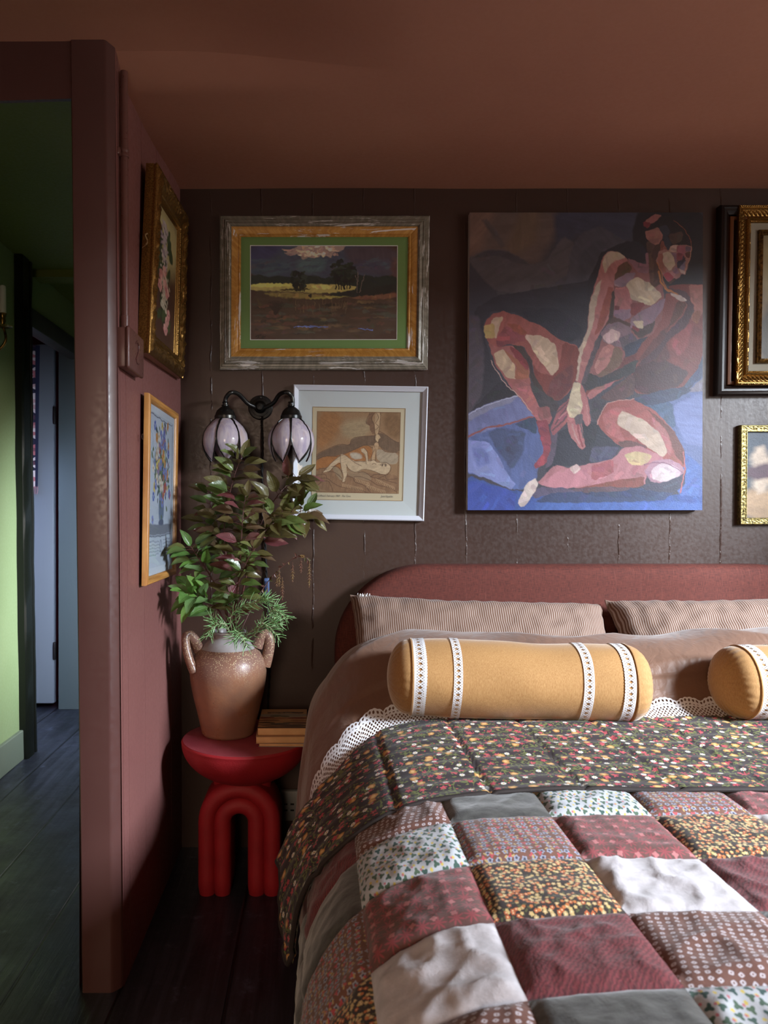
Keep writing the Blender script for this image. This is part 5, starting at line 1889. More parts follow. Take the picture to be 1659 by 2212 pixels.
def lace_mat(name, kind):
    t = NT(name)
    u = t.uv()
    if kind == 'crochet':
        v = t.mapping(u, scale=(1, 1, 1), rot=(0, 0, .785))
        vo = t.n('TexVoronoi', {'Vector': v, 'Scale': 150.0, 'Randomness': .12}, voronoi_dimensions='2D')
        hole = t.rng(vo.outputs['Distance'], .30, .38, 1, 0)
        big = flowers(t, u, 105, .15, .30, 6, .1)[0]
        sv = t.n('SeparateXYZ', {0: u}).outputs[1]
        outer = t.rng(sv, .046, .050)
        hole = t.math('MAXIMUM', t.math('MULTIPLY', hole, t.math('SUBTRACT', 1, outer)), t.math('MULTIPLY', big, outer))
        edge = t.math('MULTIPLY', t.rng(t.math('ABSOLUTE', t.math('SUBTRACT', sv, .047)), .0012, .0024), t.rng(sv, .002, .004))
        hole = t.math('MULTIPLY', hole, edge)
    else:
        s = t.n('SeparateXYZ', {0: u})
        v = t.mapping(u, rot=(0, 0, .785))
        vo = t.n('TexVoronoi', {'Vector': v, 'Scale': 210.0, 'Randomness': .1}, voronoi_dimensions='2D')
        hole = t.rng(vo.outputs['Distance'], .26, .34, 1, 0)
        vo2 = t.n('TexVoronoi', {'Vector': t.mapping(u, scale=(1, 1, 1)), 'Scale': 70.0, 'Randomness': .0}, voronoi_dimensions='2D')
        h2 = t.rng(vo2.outputs['Distance'], .20, .26, 1, 0)
        mid = t.rng(t.math('ABSOLUTE', s.outputs[0]), .0065, .0075, 1, 0)
        hole = t.math('MULTIPLY', t.math('MAXIMUM', t.math('MULTIPLY', hole, .8), h2), mid)
    col = t.mix(t.rng(t.noise(u, 700, 2), .3, .7), lin((206, 206, 210)), lin((236, 236, 238)))
    bs = t.bsdf(col, .8, t.bump(t.math('ADD', t.noise(u, 900, 2), t.math('MULTIPLY', hole, -1)), .5, .001))
    tr = t.n('BsdfTransparent')
    mx = t.n('MixShader', {0: hole})
    t.t.links.new(bs.outputs[0], mx.inputs[1])
    t.t.links.new(tr.outputs[0], mx.inputs[2])
    return t.done(mx)


M_croch = lace_mat('white_crochet', 'crochet')
M_lace = lace_mat('white_cotton_lace', 'braid')
mb = MB()
nl = 900


def lace_pt(i, j):
    u = -.47 + (u_b - .05 + .47) * i / (nl - 1)
    sc_ = .052 + .012 * abs(math.sin(math.pi * u / .062)) ** .7 + .002 * abs(math.sin(math.pi * u / .0125))
    s = S_LACE - .012 + (sc_ + .012) * j / 8
    return sheet_pt(u, s, .006)


mb.grid(lace_pt, nl, 9, uvfn=lambda i, j: (-.47 + (u_b + .42) * i / (nl - 1), .064 * j / 8))
mb.build('crochet_edge', M_croch, sh, ang=80)

# ---- striped pillows
def stripe_mat():
    t = NT('striped_cotton')
    u = t.uv()
    s = t.n('SeparateXYZ', {0: u})
    wob = t.math('MULTIPLY', t.noise(u, 12, 2), .006)
    x = t.math('ADD', s.outputs[0], wob)
    f = t.math('FRACT', t.math('MULTIPLY', x, 150.0))
    m = t.math('MULTIPLY', t.rng(f, .42, .5), t.rng(f, .92, 1.0, 1, 0))
    col = t.mix(m, lin((94, 60, 38)), lin((152, 134, 124)))
    n1 = t.bump(t.noise(u, 30, 4, .6, .8), .4, .006)
    return t.done(t.bsdf(col, .8, n1, **{'Sheen Weight': .1}))


M_stripe = stripe_mat()


def pillow_fn(W_, H_, T_, sd, c, rx, rz=0.0, ry=0.0):
    R_ = Matrix.Rotation(rz, 3, 'Z') @ Matrix.Rotation(ry, 3, 'Y') @ Matrix.Rotation(rx, 3, 'X')

    def fn(a, b, side, lift=0.0):
        """a, b in -1..1 across and up"""
        fa, fb = 1 - .055 * (1 - b * b) * abs(a) ** 3, 1 - .10 * (1 - a * a) * abs(b) ** 3
        x, z = W_ / 2 * a * fb * 1.0, H_ / 2 * b * fa
        x = W_ / 2 * a * (1 - .05 * (1 - b * b) ** .8 * abs(a) ** 2)
        z = H_ / 2 * b * (1 - .12 * (1 - a * a) ** .8 * abs(b) ** 2)
        e = max(0, (1 - a ** 4)) ** .5 * max(0, (1 - b ** 4)) ** .5
        th = T_ / 2 * e ** .9
        ed = (1 - e)
        wr = .010 * mnoise.noise(Vector((a * 4 + sd, b * 3, sd))) * e + .006 * mnoise.noise(Vector((a * 9 + sd, b * 7, sd + 3)))
        pl = .005 * math.sin(b * 26 + sd) * ed * (abs(a) > .8) + .004 * math.sin(a * 48 + sd) * ed * e ** .5
        y = side * (th + .002 + lift) + wr + pl
        p = R_ @ Vector((x, y, z))
        return Vector(c) + p
    return fn


def make_pillow(name, label, fn, mat, W_, H_, grp=None, org=None):
    root = thing(name, label, 'pillow', org, grp)
    mb = MB()
    na, nb = 90, 44
    A = [-1 + 2 * i / (na - 1) for i in range(na)]
    B = [-1 + 2 * j / (nb - 1) for j in range(nb)]
    for sd in (-1, 1):
        mb.grid(lambda i, j: fn(A[i], B[j], sd), na, nb, uvfn=lambda i, j: (A[i] * W_ / 2, B[j] * H_ / 2), flip=sd > 0)
    mb.build('pillowcase', mat, root, ang=80, merge=.0005)
    # seam lip round the edge
    mb = MB()
    ring_ = [(a, -1) for a in A[::2]] + [(1, b) for b in B[::2]] + [(a, 1) for a in reversed(A[::2])] + [(-1, b) for b in reversed(B[::2])]
    path = [fn(a, b, 1, -.002) for a, b in ring_]
    mb.tube(path, .004, 6)
    mb.build('edge_seam', mat, root)
    return root


fn1 = pillow_fn(.80, .42, .15, 1.0, (.502, 2.215, .682), math.radians(-40), math.radians(1.5), math.radians(2.2))
p1 = make_pillow('striped_pillow', 'brown and white striped pillow at the left, below the headboard corner', fn1, M_stripe, .80, .40, org=(.52, 2.215, .62))
fn2 = pillow_fn(.76, .40, .16, 4.0, (1.295, 2.215, .692), math.radians(-40), math.radians(-1), math.radians(-1.5))
p2 = make_pillow('striped_pillow', 'brown and white striped pillow at the right edge, beyond the upturned pillow corner', fn2, M_stripe, .76, .40, org=(1.295, 2.215, .62))
mb = MB()
c_ = fn1(-.90, .96, -1)
mb.grid(lambda i, j: c_ + Vector((-.022 + .040 * i / 15, -.006 + .006 * math.sin(i * 1.7), -.002 + .009 * j / 3 + .0015 * math.sin(i * 2.3) * j)), 16, 4)
mb.build('white_frill', simple('white_cotton_frill', (226, 226, 226), .8), p1)

# ---- velvet bolsters with lace bands
def velvet_mat():
    t = NT('mustard_velvet')
    v = t.obj()
    pile = t.noise(t.mapping(v, scale=(60, 60, 12)), 9, 4, .65)
    col = t.mix(t.rng(pile, .3, .7), lin((160, 116, 67)), lin((182, 140, 88)))
    crush = t.noise(v, 13, 4, .6)
    col = t.mix(t.math('MULTIPLY', t.rng(crush, .62, .75), .35), col, lin((140, 92, 46)))
    return t.done(t.bsdf(col, .85, t.bump(t.noise(v, 16, 4, .6), .25, .006), **{'Sheen Weight': .6, 'Sheen Roughness': .35, 'Sheen Tint': (.93, .9, .86, 1)}))


M_vel = velvet_mat()


def bolster(label, c, L_, R_, bands, rz, ry, sd):
    root = thing('bolster_cushion', label, 'bolster', (c[0], c[1], c[2] - R_))
    M4 = Matrix.Translation(Vector(c)) @ Matrix.Rotation(rz, 4, 'Z') @ Matrix.Rotation(ry, 4, 'Y')

    def surf(x, an, lift=0.0):
        """x along -L/2..L/2"""
        t_ = abs(x) / (L_ / 2)
        r = R_ * (1 - .03 * t_ ** 4)
        r += .004 * mnoise.noise(Vector((x * 7 + sd, math.cos(an) * 1.5, math.sin(an) * 1.5)))
        dip = -.008 * math.exp(-((x - .04) / .09) ** 2) * max(0, math.sin(an)) ** 2
        flat = 1 - .05 * max(0, -math.sin(an)) ** 3
        r = (r + dip) * flat + lift
        return M4 @ Vector((x, r * math.cos(an), r * math.sin(an)))
    mb = MB()
    na, nx_ = 72, 70
    mb.grid(lambda i, j: surf(-L_ / 2 + L_ * j / (nx_ - 1), 2 * math.pi * i / na), na, nx_, closed_u=True)
    mb.build('velvet_cover', M_vel, root, ang=80)
    for s_ in (-1, 1):
        mb = MB()
        nc = 14
        na2 = 144

        def cap(i, j):
            an = 2 * math.pi * i / na2
            f = j / (nc - 1)
            ph = f * math.pi / 2
            base = surf(s_ * L_ / 2, an)
            ctr = M4 @ Vector((s_ * L_ / 2, 0, 0))
            rr = math.cos(ph)
            plt = .0016 * math.sin(an * 34 + 2 * math.sin(an * 5)) * (1 - f) ** 1.5
            out_ = s_ * (.058 * math.sin(ph) ** .85 + plt)
            return ctr + (base - ctr) * (rr * .98 + .02 * (1 - f)) + (M4.to_3x3() @ Vector((out_, 0, 0)))
        mb.grid(cap, na2, nc, closed_u=True)
        mb.build('end_cap', M_vel, root, ang=80)
        mb = MB()
        mb.tube([surf(s_ * L_ / 2, 2 * math.pi * k / 60, .0005) for k in range(61)], .0032, 6, cap=False)
        mb.build('piping', M_vel, root)
    for (x, wd, scal) in bands:
        mb = MB()

        def band(i, j):
            an = 2 * math.pi * i / 240
            w_ = wd / 2 * (-1 + 2 * j / 6)
            if scal * w_ > 0:
                w_ += scal * abs(w_) / (wd / 2) * .0022 * abs(math.sin(an * 44))
            return surf(x + w_ + .0012 * math.sin(an * 3), an, .0022)
        mb.grid(band, 240, 7, closed_u=True, uvfn=lambda i, j: (.008 * (-1 + 2 * j / 6) * wd / .020, 2 * math.pi * R_ * i / 240))
        mb.build('lace_band', M_lace, root, ang=80)
    return root


BL = .535
bolster('mustard velvet bolster with four white lace bands, lying in the middle of the bed', (.503, 1.868, .696), BL, .099,
        [(-BL / 2 + .016, .030, 1), (-.160, .021, 0), (.150, .024, 0), (BL / 2 - .020, .026, -1)], math.radians(-2.6), math.radians(1.2), 1.0)
bolster('mustard velvet bolster at the right edge, only its left end showing', (1.325, 1.872, .688), BL, .094,
        [(-BL / 2 + .016, .034, 1), (-.17, .021, 0), (.17, .024, 0), (BL / 2 - .020, .026, -1)], math.radians(3.0), math.radians(.5), 5.0)
# ------------------------------------------------------------------ red stool
def red_mat(name, c, c2, rough=.62):
    t = NT(name)
    v = t.obj()
    col = t.mix(t.rng(t.noise(v, 12, 5, .6), .3, .7), lin(c), lin(c2))
    return t.done(t.bsdf(col, rough, t.bump(t.noise(v, 190, 3, .6), .45, .0016)))


M_red = red_mat('red_stone_paint', (152, 26, 36), (168, 32, 40))
M_redtop = red_mat('pink_red_top', (158, 70, 78), (142, 56, 66), .5)  # paler, pinker red than the bowl
SX, SY, ST_Z, SR = -.216, 2.232, .443, .190
stool = thing('side_table', 'red stone-effect side table with a bowl-shaped top on double arch legs', 'side table', (SX, SY, 0))
mb = MB()
pr = [(0, .310)]
for k in range(1, 20):
    a = math.pi / 2 * k / 19
    pr.append((SR * math.sin(a), ST_Z - .007 - .124 * math.cos(a)))
pr += [(SR + .0005, ST_Z - .006), (SR - .002, ST_Z - .002), (SR - .005, ST_Z)]
mb.lathe(pr, (SX, SY, 0), 72)
mb.build('bowl', M_red, stool, ang=60)
mb = MB()
mb.lathe([(SR - .004, ST_Z - .004), (SR - .0045, ST_Z + .0004), (SR * .6, ST_Z + .0006), (0, ST_Z + .0006)], (SX, SY, 0), 72)
mb.build('table_top', M_redtop, stool, ang=60)
AX = -.228
AY = 2.232
DEP = .168


def arch(rad, tw, spring, name):
    """one band: rounded-front section swept up, over and down"""
    path = [(-rad, 0.0, -1, 0)]
    n = 8
    path = []
    for k in range(n + 1):
        path.append((-rad, spring * k / n, -1, 0))
    for k in range(1, 24):
        a = math.pi - math.pi * k / 24
        path.append((rad * math.cos(a), spring + rad * math.sin(a), math.cos(a), math.sin(a)))
    for k in range(n + 1):
        path.append((rad, spring * (1 - k / n), 1, 0))
    r = tw / 2
    secn = []
    for k in range(13):
        a = -math.pi / 2 + math.pi * k / 12
        secn.append((r * math.sin(a), -DEP / 2 + r - r * math.cos(a)))
    for k in range(13):
        a = math.pi / 2 - math.pi * k / 12
        secn.append((r * math.sin(a), DEP / 2 - r + r * math.cos(a)))
    m = len(secn)
    mb = MB()
    vs = []
    for (px, pz, nx, nz) in path:
        foot = 1 - .10 * max(0, 1 - pz / .018)
        for (o_, d_) in secn:
            vs.append((AX + px + nx * o_ * foot, AY + d_ * foot, pz + nz * o_))
    fs = []
    for j in range(len(path) - 1):
        for k in range(m):
            fs.append((j * m + k, j * m + (k + 1) % m, (j + 1) * m + (k + 1) % m, (j + 1) * m + k))
    fs.append(tuple(range(m)))
    fs.append(tuple((len(path) - 1) * m + k for k in range(m)))
    mb.add(vs, fs)
    mb.build(name, M_red, stool, ang=60)


arch(.0500, .0505, .212, 'inner_arch')
arch(.0952, .0505, .212, 'outer_arch')
mb = MB()
mb.lathe([(.080, .270), (.086, .300), (.090, .322), (.094, .345)], (AX + .004, AY, 0), 48, rfn=lambda a, h: 1 / math.sqrt(math.cos(a) ** 2 + (math.sin(a) / .62) ** 2))
mb.build('neck', M_red, stool, ang=60)

# ------------------------------------------------------------------ stoneware jug
VX, VY, VZ = -.272, 2.268, ST_Z + .0008


def jug_mat():
    t = NT('salt_glazed_stoneware')
    v = t.obj()
    z = t.n('SeparateXYZ', {0: v}).outputs[2]
    base = t.mix(t.rng(t.noise(v, 9, 5, .6), .3, .7), lin((160, 114, 86)), lin((132, 98, 82)))
    base = t.mix(t.math('MULTIPLY', t.rng(t.noise(t.mapping(v, loc=(.3, .2, .1)), 5, 3), .5, .72), .8), base, lin((140, 116, 92)))
    grey = t.math('MULTIPLY', t.rng(t.math('ADD', z, t.math('MULTIPLY', t.noise(v, 10, 4), .14)), .22, .34), 1.0)
    col = t.mix(t.math('MULTIPLY', grey, .8), base, lin((122, 92, 82)))
    sp = t.n('TexVoronoi', {'Vector': v, 'Scale': 230.0})
    speck = t.math('MULTIPLY', t.rng(sp.outputs['Distance'], .28, .42, 1, 0), t.rng(t.math('ADD', z, t.math('MULTIPLY', t.noise(v, 14, 4), .12)), .20, .32))
    keep = t.math('GREATER_THAN', t.n('SeparateColor', {0: sp.outputs['Color']}).outputs[0], .45)
    col = t.mix(t.math('MULTIPLY', speck, keep), col, lin((196, 176, 140)))
    pit = t.n('TexVoronoi', {'Vector': v, 'Scale': 60.0})
    pk = t.math('GREATER_THAN', t.n('SeparateColor', {0: pit.outputs['Color']}).outputs[1], .9)
    col = t.mix(t.math('MULTIPLY', t.rng(pit.outputs['Distance'], .06, .1, 1, 0), pk), col, lin((40, 30, 26)))
    n1 = t.bump(t.math('ADD', t.noise(v, 60, 4, .6), t.math('MULTIPLY', speck, .4)), .25, .003)
    return t.done(t.bsdf(col, t.rng(t.noise(v, 20), .3, .7, .26, .44), n1))


M_jug = jug_mat()
jug = thing('stoneware_jug', 'brown salt-glazed stoneware jug with two ear handles on the red side table', 'jug', (VX, VY, VZ))
jp = cr([(.076, 0), (.0805, .006), (.083, .02), (.096, .075), (.108, .125), (.1155, .17), (.116, .20), (.110, .227), (.098, .248), (.084, .262)], 5)
mb = MB()
mb.lathe([(0, .0)] + [tuple(p) for p in jp], (VX, VY, VZ), 64)
mb.build('body', M_jug, jug, ang=60)
mb = MB()
mb.lathe([(.085, .261), (.077, .269), (.066, .280), (.054, .289), (.048, .294), (.047, .300), (.051, .306), (.055, .308), (.054, .313), (.049, .314), (.045, .308), (.043, .296), (.045, .27), (.05, .22)], (VX, VY, VZ), 56)
mb.build('glazed_neck', simple('pale_grey_glaze', (168, 164, 166), .3, bump=(40, .15, .002), var=(14, .2), c2=(150, 142, 140)), jug, ang=60)
for s_, dy in ((-1, -.03), (1, .0)):
    hp = [(s_ * .088, dy * .4, .262), (s_ * .098, dy * .9, .288), (s_ * .110, dy, .302), (s_ * .122, dy, .296), (s_ * .126, dy, .27), (s_ * .120, dy, .235), (s_ * .112, dy, .205)]
    if s_ < 0:
        hp = [(-.086, -.02, .255), (-.10, -.03, .290), (-.113, -.04, .306), (-.122, -.05, .300), (-.118, -.058, .27), (-.108, -.062, .235), (-.094, -.062, .20)]
    mb = MB()
    mb.tube([Vector((VX + a, VY + b, VZ + c)) for a, b, c in cr(hp, 7)], lambda t_: .0155 + .005 * abs(t_ - .5), 14, flat=.8)
    mb.build('handle', M_jug, jug, ang=80)


# ------------------------------------------------------------------ foliage in the jug
def leaf_mat(name):
    t = NT(name)
    a = t.n('Attribute', attribute_name='Col').outputs['Color']
    u = t.uv()
    s = t.n('SeparateXYZ', {0: u})
    x = t.math('ABSOLUTE', t.math('SUBTRACT', s.outputs[0], .5))
    vein = t.math('FRACT', t.math('SUBTRACT', t.math('MULTIPLY', s.outputs[1], 8.0), t.math('MULTIPLY', x, 5.0)))
    vn_ = t.rng(vein, .0, .16, 1, 0)
    mid = t.rng(x, .015, .04, 1, 0)
    m = t.math('MAXIMUM', t.math('MULTIPLY', vn_, .5), mid)
    col = t.mix(t.math('MULTIPLY', m, .45), a, lin((60, 40, 36)))
    hsh = t.math('SUBTRACT', 1, m)
    n1 = t.bump(hsh, .5, .0015)
    pr_ = t.bsdf(col, .36, n1, **{'Coat Weight': .1})
    tl = t.n('BsdfTranslucent', {'Color': t.mix(.4, col, lin((110, 150, 40)))})
    mx = t.n('MixShader', {0: .15})
    t.t.links.new(pr_.outputs[0], mx.inputs[1])
    t.t.links.new(tl.outputs[0], mx.inputs[2])
    return t.done(mx)


M_leaf = leaf_mat('broad_leaf')
M_stem = simple('dark_red_stem', (84, 50, 44), .5)


def finish_cols(o, cols):
    ca = o.data.color_attributes.new('Col', 'FLOAT_COLOR', 'POINT')
    fl_ = []
    for c in cols:
        fl_ += [*lin(c), 1.0]
    ca.data.foreach_set('color', fl_)


def add_leaf(mb, cols, base, d, up, L, Wd, curl, col, rr, fold=.25):
    d = d.normalized()
    side = d.cross(up)
    if side.length < 1e-3:
        side = Vector((1, 0, 0))
    side.normalize()
    n = side.cross(d).normalized()
    NL, NW = 9, 5
    vs, uvs = [], []
    bite = rr.random() < .12
    for j in range(NL):
        t_ = j / (NL - 1)
        wd = Wd * (math.sin(math.pi * min(1, t_ ** .82)) ** .75) * (1 - .25 * t_ ** 3)
        wd *= 1 + .05 * (j % 2)
        if j == NL - 1:
            wd = .0002
        mid = base + d * (L * t_) - n * (curl * L * t_ * t_) + side * (.05 * L * math.sin(t_ * 3))
        for k in range(NW):
            a = -1 + 2 * k / (NW - 1)
            w2 = wd * (.6 if bite and k == NW - 1 and 2 < j < 6 else 1)
            vs.append(mid + side * (a * w2 / 2) + n * (abs(a) * w2 * fold + .03 * Wd * math.sin(j * 1.9 + a * 2)))
            uvs.append((k / (NW - 1), t_))
    fs = [(j * NW + k, j * NW + k + 1, (j + 1) * NW + k + 1, (j + 1) * NW + k) for j in range(NL - 1) for k in range(NW - 1)]
    mb.add(vs, fs, [[uvs[i] for i in f] for f in fs])
    for j in range(NL):
        for k in range(NW):
            f = .9 + .2 * rr.random() * .5
            cols.append(tuple(min(255, max(0, x * f)) for x in col))


GREENS = [(92, 118, 56), (106, 126, 64), (86, 108, 56), (116, 134, 76), (104, 110, 58)]
OLIVES = [(98, 92, 50), (112, 100, 60), (90, 82, 48), (116, 110, 66), (100, 78, 54)]
BRIGHT = [(102, 146, 66), (116, 156, 78), (94, 134, 66), (108, 142, 86)]
REDS = [(134, 84, 84), (120, 66, 70), (150, 100, 96)]


def branch(label, path, Ys, pal, nleaf, Lr, seed, t0=.3, redp=.05, spread=1.0, name='leafy_branch'):
    rr = random.Random(seed)
    P = [at(px, py, y) for (px, py), y in zip(path, Ys)]
    C = [Vector(p) for p in cr([tuple(p) for p in P], 10)]
    root = thing(name, label, 'branch', tuple(C[0]), 'cut branches in the stoneware jug')
    mb = MB()
    mb.tube(C, lambda s: .0032 - .0022 * s, 7)
    lf, cols = MB(), []
    m = len(C)
    for k in range(nleaf):
        t_ = t0 + (1 - t0) * (k + .5) / nleaf
        i = min(m - 2, int(t_ * (m - 1)))
        b = C[i].lerp(C[i + 1], t_ * (m - 1) - i)
        T = (C[i + 1] - C[i]).normalized()
        an = k * 2.4 + rr.uniform(-.6, .6)
        a0 = T.orthogonal().normalized()
        a1 = T.cross(a0)
        out = a0 * math.cos(an) + a1 * math.sin(an)
        out = Vector((out.x * 1.25, out.y * .75, out.z * .7 - .10))
        if rr.random() < .62:
            out.y = -abs(out.y)
        d = (T * .55 + out * spread + Vector((0, 0, -.12))).normalized()
        st = rr.uniform(.006, .03) * spread
        q_ = b + d * st
        if q_.y > 2.43:
            d.y = -abs(d.y)
        mb.tube([b, b.lerp(q_, .5) + Vector((0, 0, .002)), q_], .0009, 4, cap=False)
        L = rr.uniform(*Lr) * (1 - .25 * t_)
        up = Vector((rr.uniform(-.35, .35), -.85, .75 + rr.uniform(-.3, .4)))
        c = rr.choice(REDS) if rr.random() < redp else rr.choice(pal)
        add_leaf(lf, cols, q_, d, up, L, L * rr.uniform(.42, .54), rr.uniform(-.05, .4), c, rr)
    # leaf at the tip
    T = (C[-1] - C[-4]).normalized()
    add_leaf(lf, cols, C[-1], T, Vector((0, -1, .6)), rr.uniform(*Lr) * .8, Lr[0] * .38, .15, rr.choice(pal), rr)
    mb.build('stem', M_stem, root)
    o = lf.build('foliage', M_leaf, root, recalc=False, ang=80)
    finish_cols(o, cols)
    return root


j0 = (503, 1392)
branch('tall leafy branch reaching up to the left lamp shade', [j0, (498, 1270), (484, 1150), (500, 1050), (522, 985)], [2.268, 2.25, 2.26, 2.27, 2.29], GREENS + OLIVES, 44, (.070, .094), 1, .34)
branch('olive branch leaning right across the white-framed etching', [(506, 1392), (528, 1260), (556, 1150), (600, 1070), (645, 1028)], [2.268, 2.24, 2.25, 2.28, 2.31], OLIVES, 32, (.074, .100), 2, .45)
branch('branch with wide leaves pointing right below the etching corner', [(506, 1392), (535, 1230), (570, 1150), (620, 1115), (662, 1108)], [2.268, 2.22, 2.22, 2.25, 2.28], OLIVES + GREENS, 26, (.068, .096), 3, .42, .08)
branch('bright green branch arching left in front of the pine-framed print', [(500, 1392), (482, 1300), (452, 1240), (428, 1205), (412, 1180)], [2.268, 2.23, 2.2, 2.18, 2.17], BRIGHT + GREENS, 24, (.062, .088), 4, .35, .03)
branch('low bright green branch spreading left above the jug handle', [(499, 1392), (482, 1335), (455, 1300), (430, 1290), (410, 1282)], [2.268, 2.22, 2.19, 2.17, 2.16], BRIGHT, 23, (.064, .092), 5, .3, .03)
branch('middle branch with reddish drooping leaves', [(504, 1392), (514, 1270), (520, 1190), (524, 1120), (530, 1075)], [2.268, 2.2, 2.17, 2.16, 2.17], OLIVES + GREENS[:2], 26, (.060, .084), 6, .3, .35)
branch('short dense branch at the centre of the jug foliage', [(502, 1392), (506, 1330), (512, 1270), (530, 1220), (548, 1185)], [2.268, 2.21, 2.17, 2.15, 2.14], GREENS + OLIVES, 26, (.056, .078), 7, .25, .08)
branch('branch with dark leaves standing close to the left wall', [(500, 1392), (484, 1260), (462, 1170), (452, 1110), (462, 1060)], [2.268, 2.29, 2.3, 2.3, 2.31], GREENS + OLIVES[:2], 30, (.064, .088), 8, .35, .04)

M_need = simple('rosemary_needle', (84, 138, 74), .45, var=(90, .15), c2=(150, 186, 132))
M_rstem = simple('rosemary_stem', (150, 152, 120), .6)


def rosemary(label, path, Ys, seed, n=70, twigs=()):
    rr = random.Random(seed)
    C = [Vector(p) for p in cr([tuple(at(px, py, y)) for (px, py), y in zip(path, Ys)], 8)]
    root = thing('rosemary_sprig', label, 'sprig', tuple(C[0]), 'rosemary sprigs in the stoneware jug')
    mb = MB(); nd = MB()
    lines = [C]
    for (ti, dx, dz, dy) in twigs:
        b = C[int(ti * (len(C) - 1))]
        lines.append([b, b + Vector((dx * .5, dy * .5, dz * .35)), b + Vector((dx, dy, dz))])
    for ln in lines:
        mb.tube(ln, lambda s: .0022 - .0012 * s, 6)
        pts = cr([tuple(p) for p in ln], 6)
        m = len(pts)
        nn = int(n * .62) if ln is C else 22
        for k in range(nn):
            t_ = .12 + .88 * k / nn
            i = min(m - 2, int(t_ * (m - 1)))
            b = Vector(pts[i]).lerp(Vector(pts[i + 1]), t_ * (m - 1) - i)
            T = (Vector(pts[i + 1]) - Vector(pts[i])).normalized()
            a0 = T.orthogonal().normalized(); a1 = T.cross(a0)
            an = k * 2.4 + rr.uniform(-.4, .4)
            out = a0 * math.cos(an) + a1 * math.sin(an)
            d = (T * rr.uniform(.5, .9) + out).normalized()
            L = rr.uniform(.020, .034)
            e = b + d * L + T * .006
            nd.tube([b, b + d * L * .55, e], lambda s: .0016 * (1 - .6 * s), 4, cap=True, flat=.6)
    mb.build('stem', M_rstem, root)
    nd.build('needles', M_need, root, recalc=False)['kind'] = 'stuff'
    return root


rosemary('rosemary sprig arching up to the right over the jug', [(507, 1392), (498, 1335), (520, 1312), (555, 1300), (592, 1292)], [2.268, 2.18, 2.14, 2.12, 2.11], 11, 80, [(.75, .03, .01, -.01)])
rosemary('rosemary sprig leaning right beside the right jug handle', [(509, 1392), (548, 1372), (566, 1345), (588, 1318), (598, 1308)], [2.268, 2.2, 2.16, 2.14, 2.13], 12, 70, [(.8, .04, -.03, 0), (.5, .05, -.045, 0)])
rosemary('rosemary sprig falling left above the left jug handle', [(503, 1392), (490, 1352), (472, 1348), (456, 1358), (450, 1374)], [2.268, 2.18, 2.15, 2.13, 2.12], 13, 70, [(.5, -.02, .02, -.02)])
rosemary('rosemary sprig drooping over the pale jug neck', [(505, 1390), (508, 1366), (515, 1366), (526, 1382), (535, 1398)], [2.268, 2.2, 2.15, 2.13, 2.12], 14, 60, [(.6, -.02, -.02, 0)])
rosemary('rosemary sprig spreading furthest right below the dried sprig', [(509, 1392), (545, 1362), (575, 1352), (592, 1346), (606, 1349)], [2.268, 2.22, 2.2, 2.19, 2.18], 15, 60, [(.7, .01, .03, 0)])
rosemary('rosemary sprig standing upright behind the others', [(505, 1392), (510, 1355), (508, 1330), (502, 1308), (506, 1290)], [2.268, 2.24, 2.22, 2.21, 2.2], 16, 60, [(.6, .03, .01, 0)])

# dried sprig with hanging seed heads
C = [Vector(p) for p in cr([tuple(at(px, py, y)) for (px, py), y in zip([(507, 1392), (545, 1310), (575, 1262), (605, 1228), (640, 1203), (660, 1204), (668, 1213)], [2.268, 2.3, 2.32, 2.33, 2.33, 2.33, 2.33])], 8)]
ds = thing('dried_sprig', 'dried reddish sprig with hanging seed heads in front of the brown wall', 'sprig', tuple(C[0]))
mb = MB()
mb.tube(C, lambda s: .0018 - .0008 * s, 6)
mb.build('stem', M_stem, ds)
M_dry = simple('dried_seed_head', (116, 72, 62), .7, var=(60, .2), c2=(132, 108, 64))
rr = random.Random(3)
for (px, py, ln) in [(577, 1270, 30), (603, 1235, 32), (610, 1255, 42), (632, 1222, 36), (650, 1212, 26), (668, 1218, 52), (598, 1250, 18)]:
    b = at(px, py, 2.328)
    L = ln * 2.328 / F
    mb = MB()
    mb.tube([b + Vector((0, 0, .012)), b, b - Vector((0, 0, L))], .0006, 4)
    n = int(L / .0022)
    for k in range(n):
        an = k * 2.4
        z = -L * k / n
        r_ = .0045 * math.sin(math.pi * min(1, .2 + .8 * k / n)) + .001
        p = b + Vector((0, 0, z))
        d = Vector((math.cos(an), math.sin(an), -.9)).normalized()
        mb.tube([p, p + d * r_ * 1.0, p + d * r_ * 1.7], lambda s: .0013 * (1 - .7 * s), 4)
    mb.build('seed_head', M_dry, ds, recalc=False)
lf, cols = MB(), []
for k in range(26):
    t_ = rr.uniform(.3, 1)
    b = C[int(t_ * (len(C) - 1))]
    d = Vector((rr.uniform(-1, 1), rr.uniform(-.6, .2), rr.uniform(-1, .6)))
    add_leaf(lf, cols, b, d, Vector((0, -1, .4)), rr.uniform(.008, .016), .006, .2, rr.choice([(128, 98, 58), (110, 70, 60), (96, 92, 54)]), rr)
o = lf.build('foliage', M_leaf, ds, recalc=False)
finish_cols(o, cols)

# ------------------------------------------------------------------ paperbacks
M_pages = simple('aged_pages', (228, 186, 132), .85, bump=(260, .3, .001, (.06, .06, 3)), var=(20, .2), c2=(212, 170, 118))


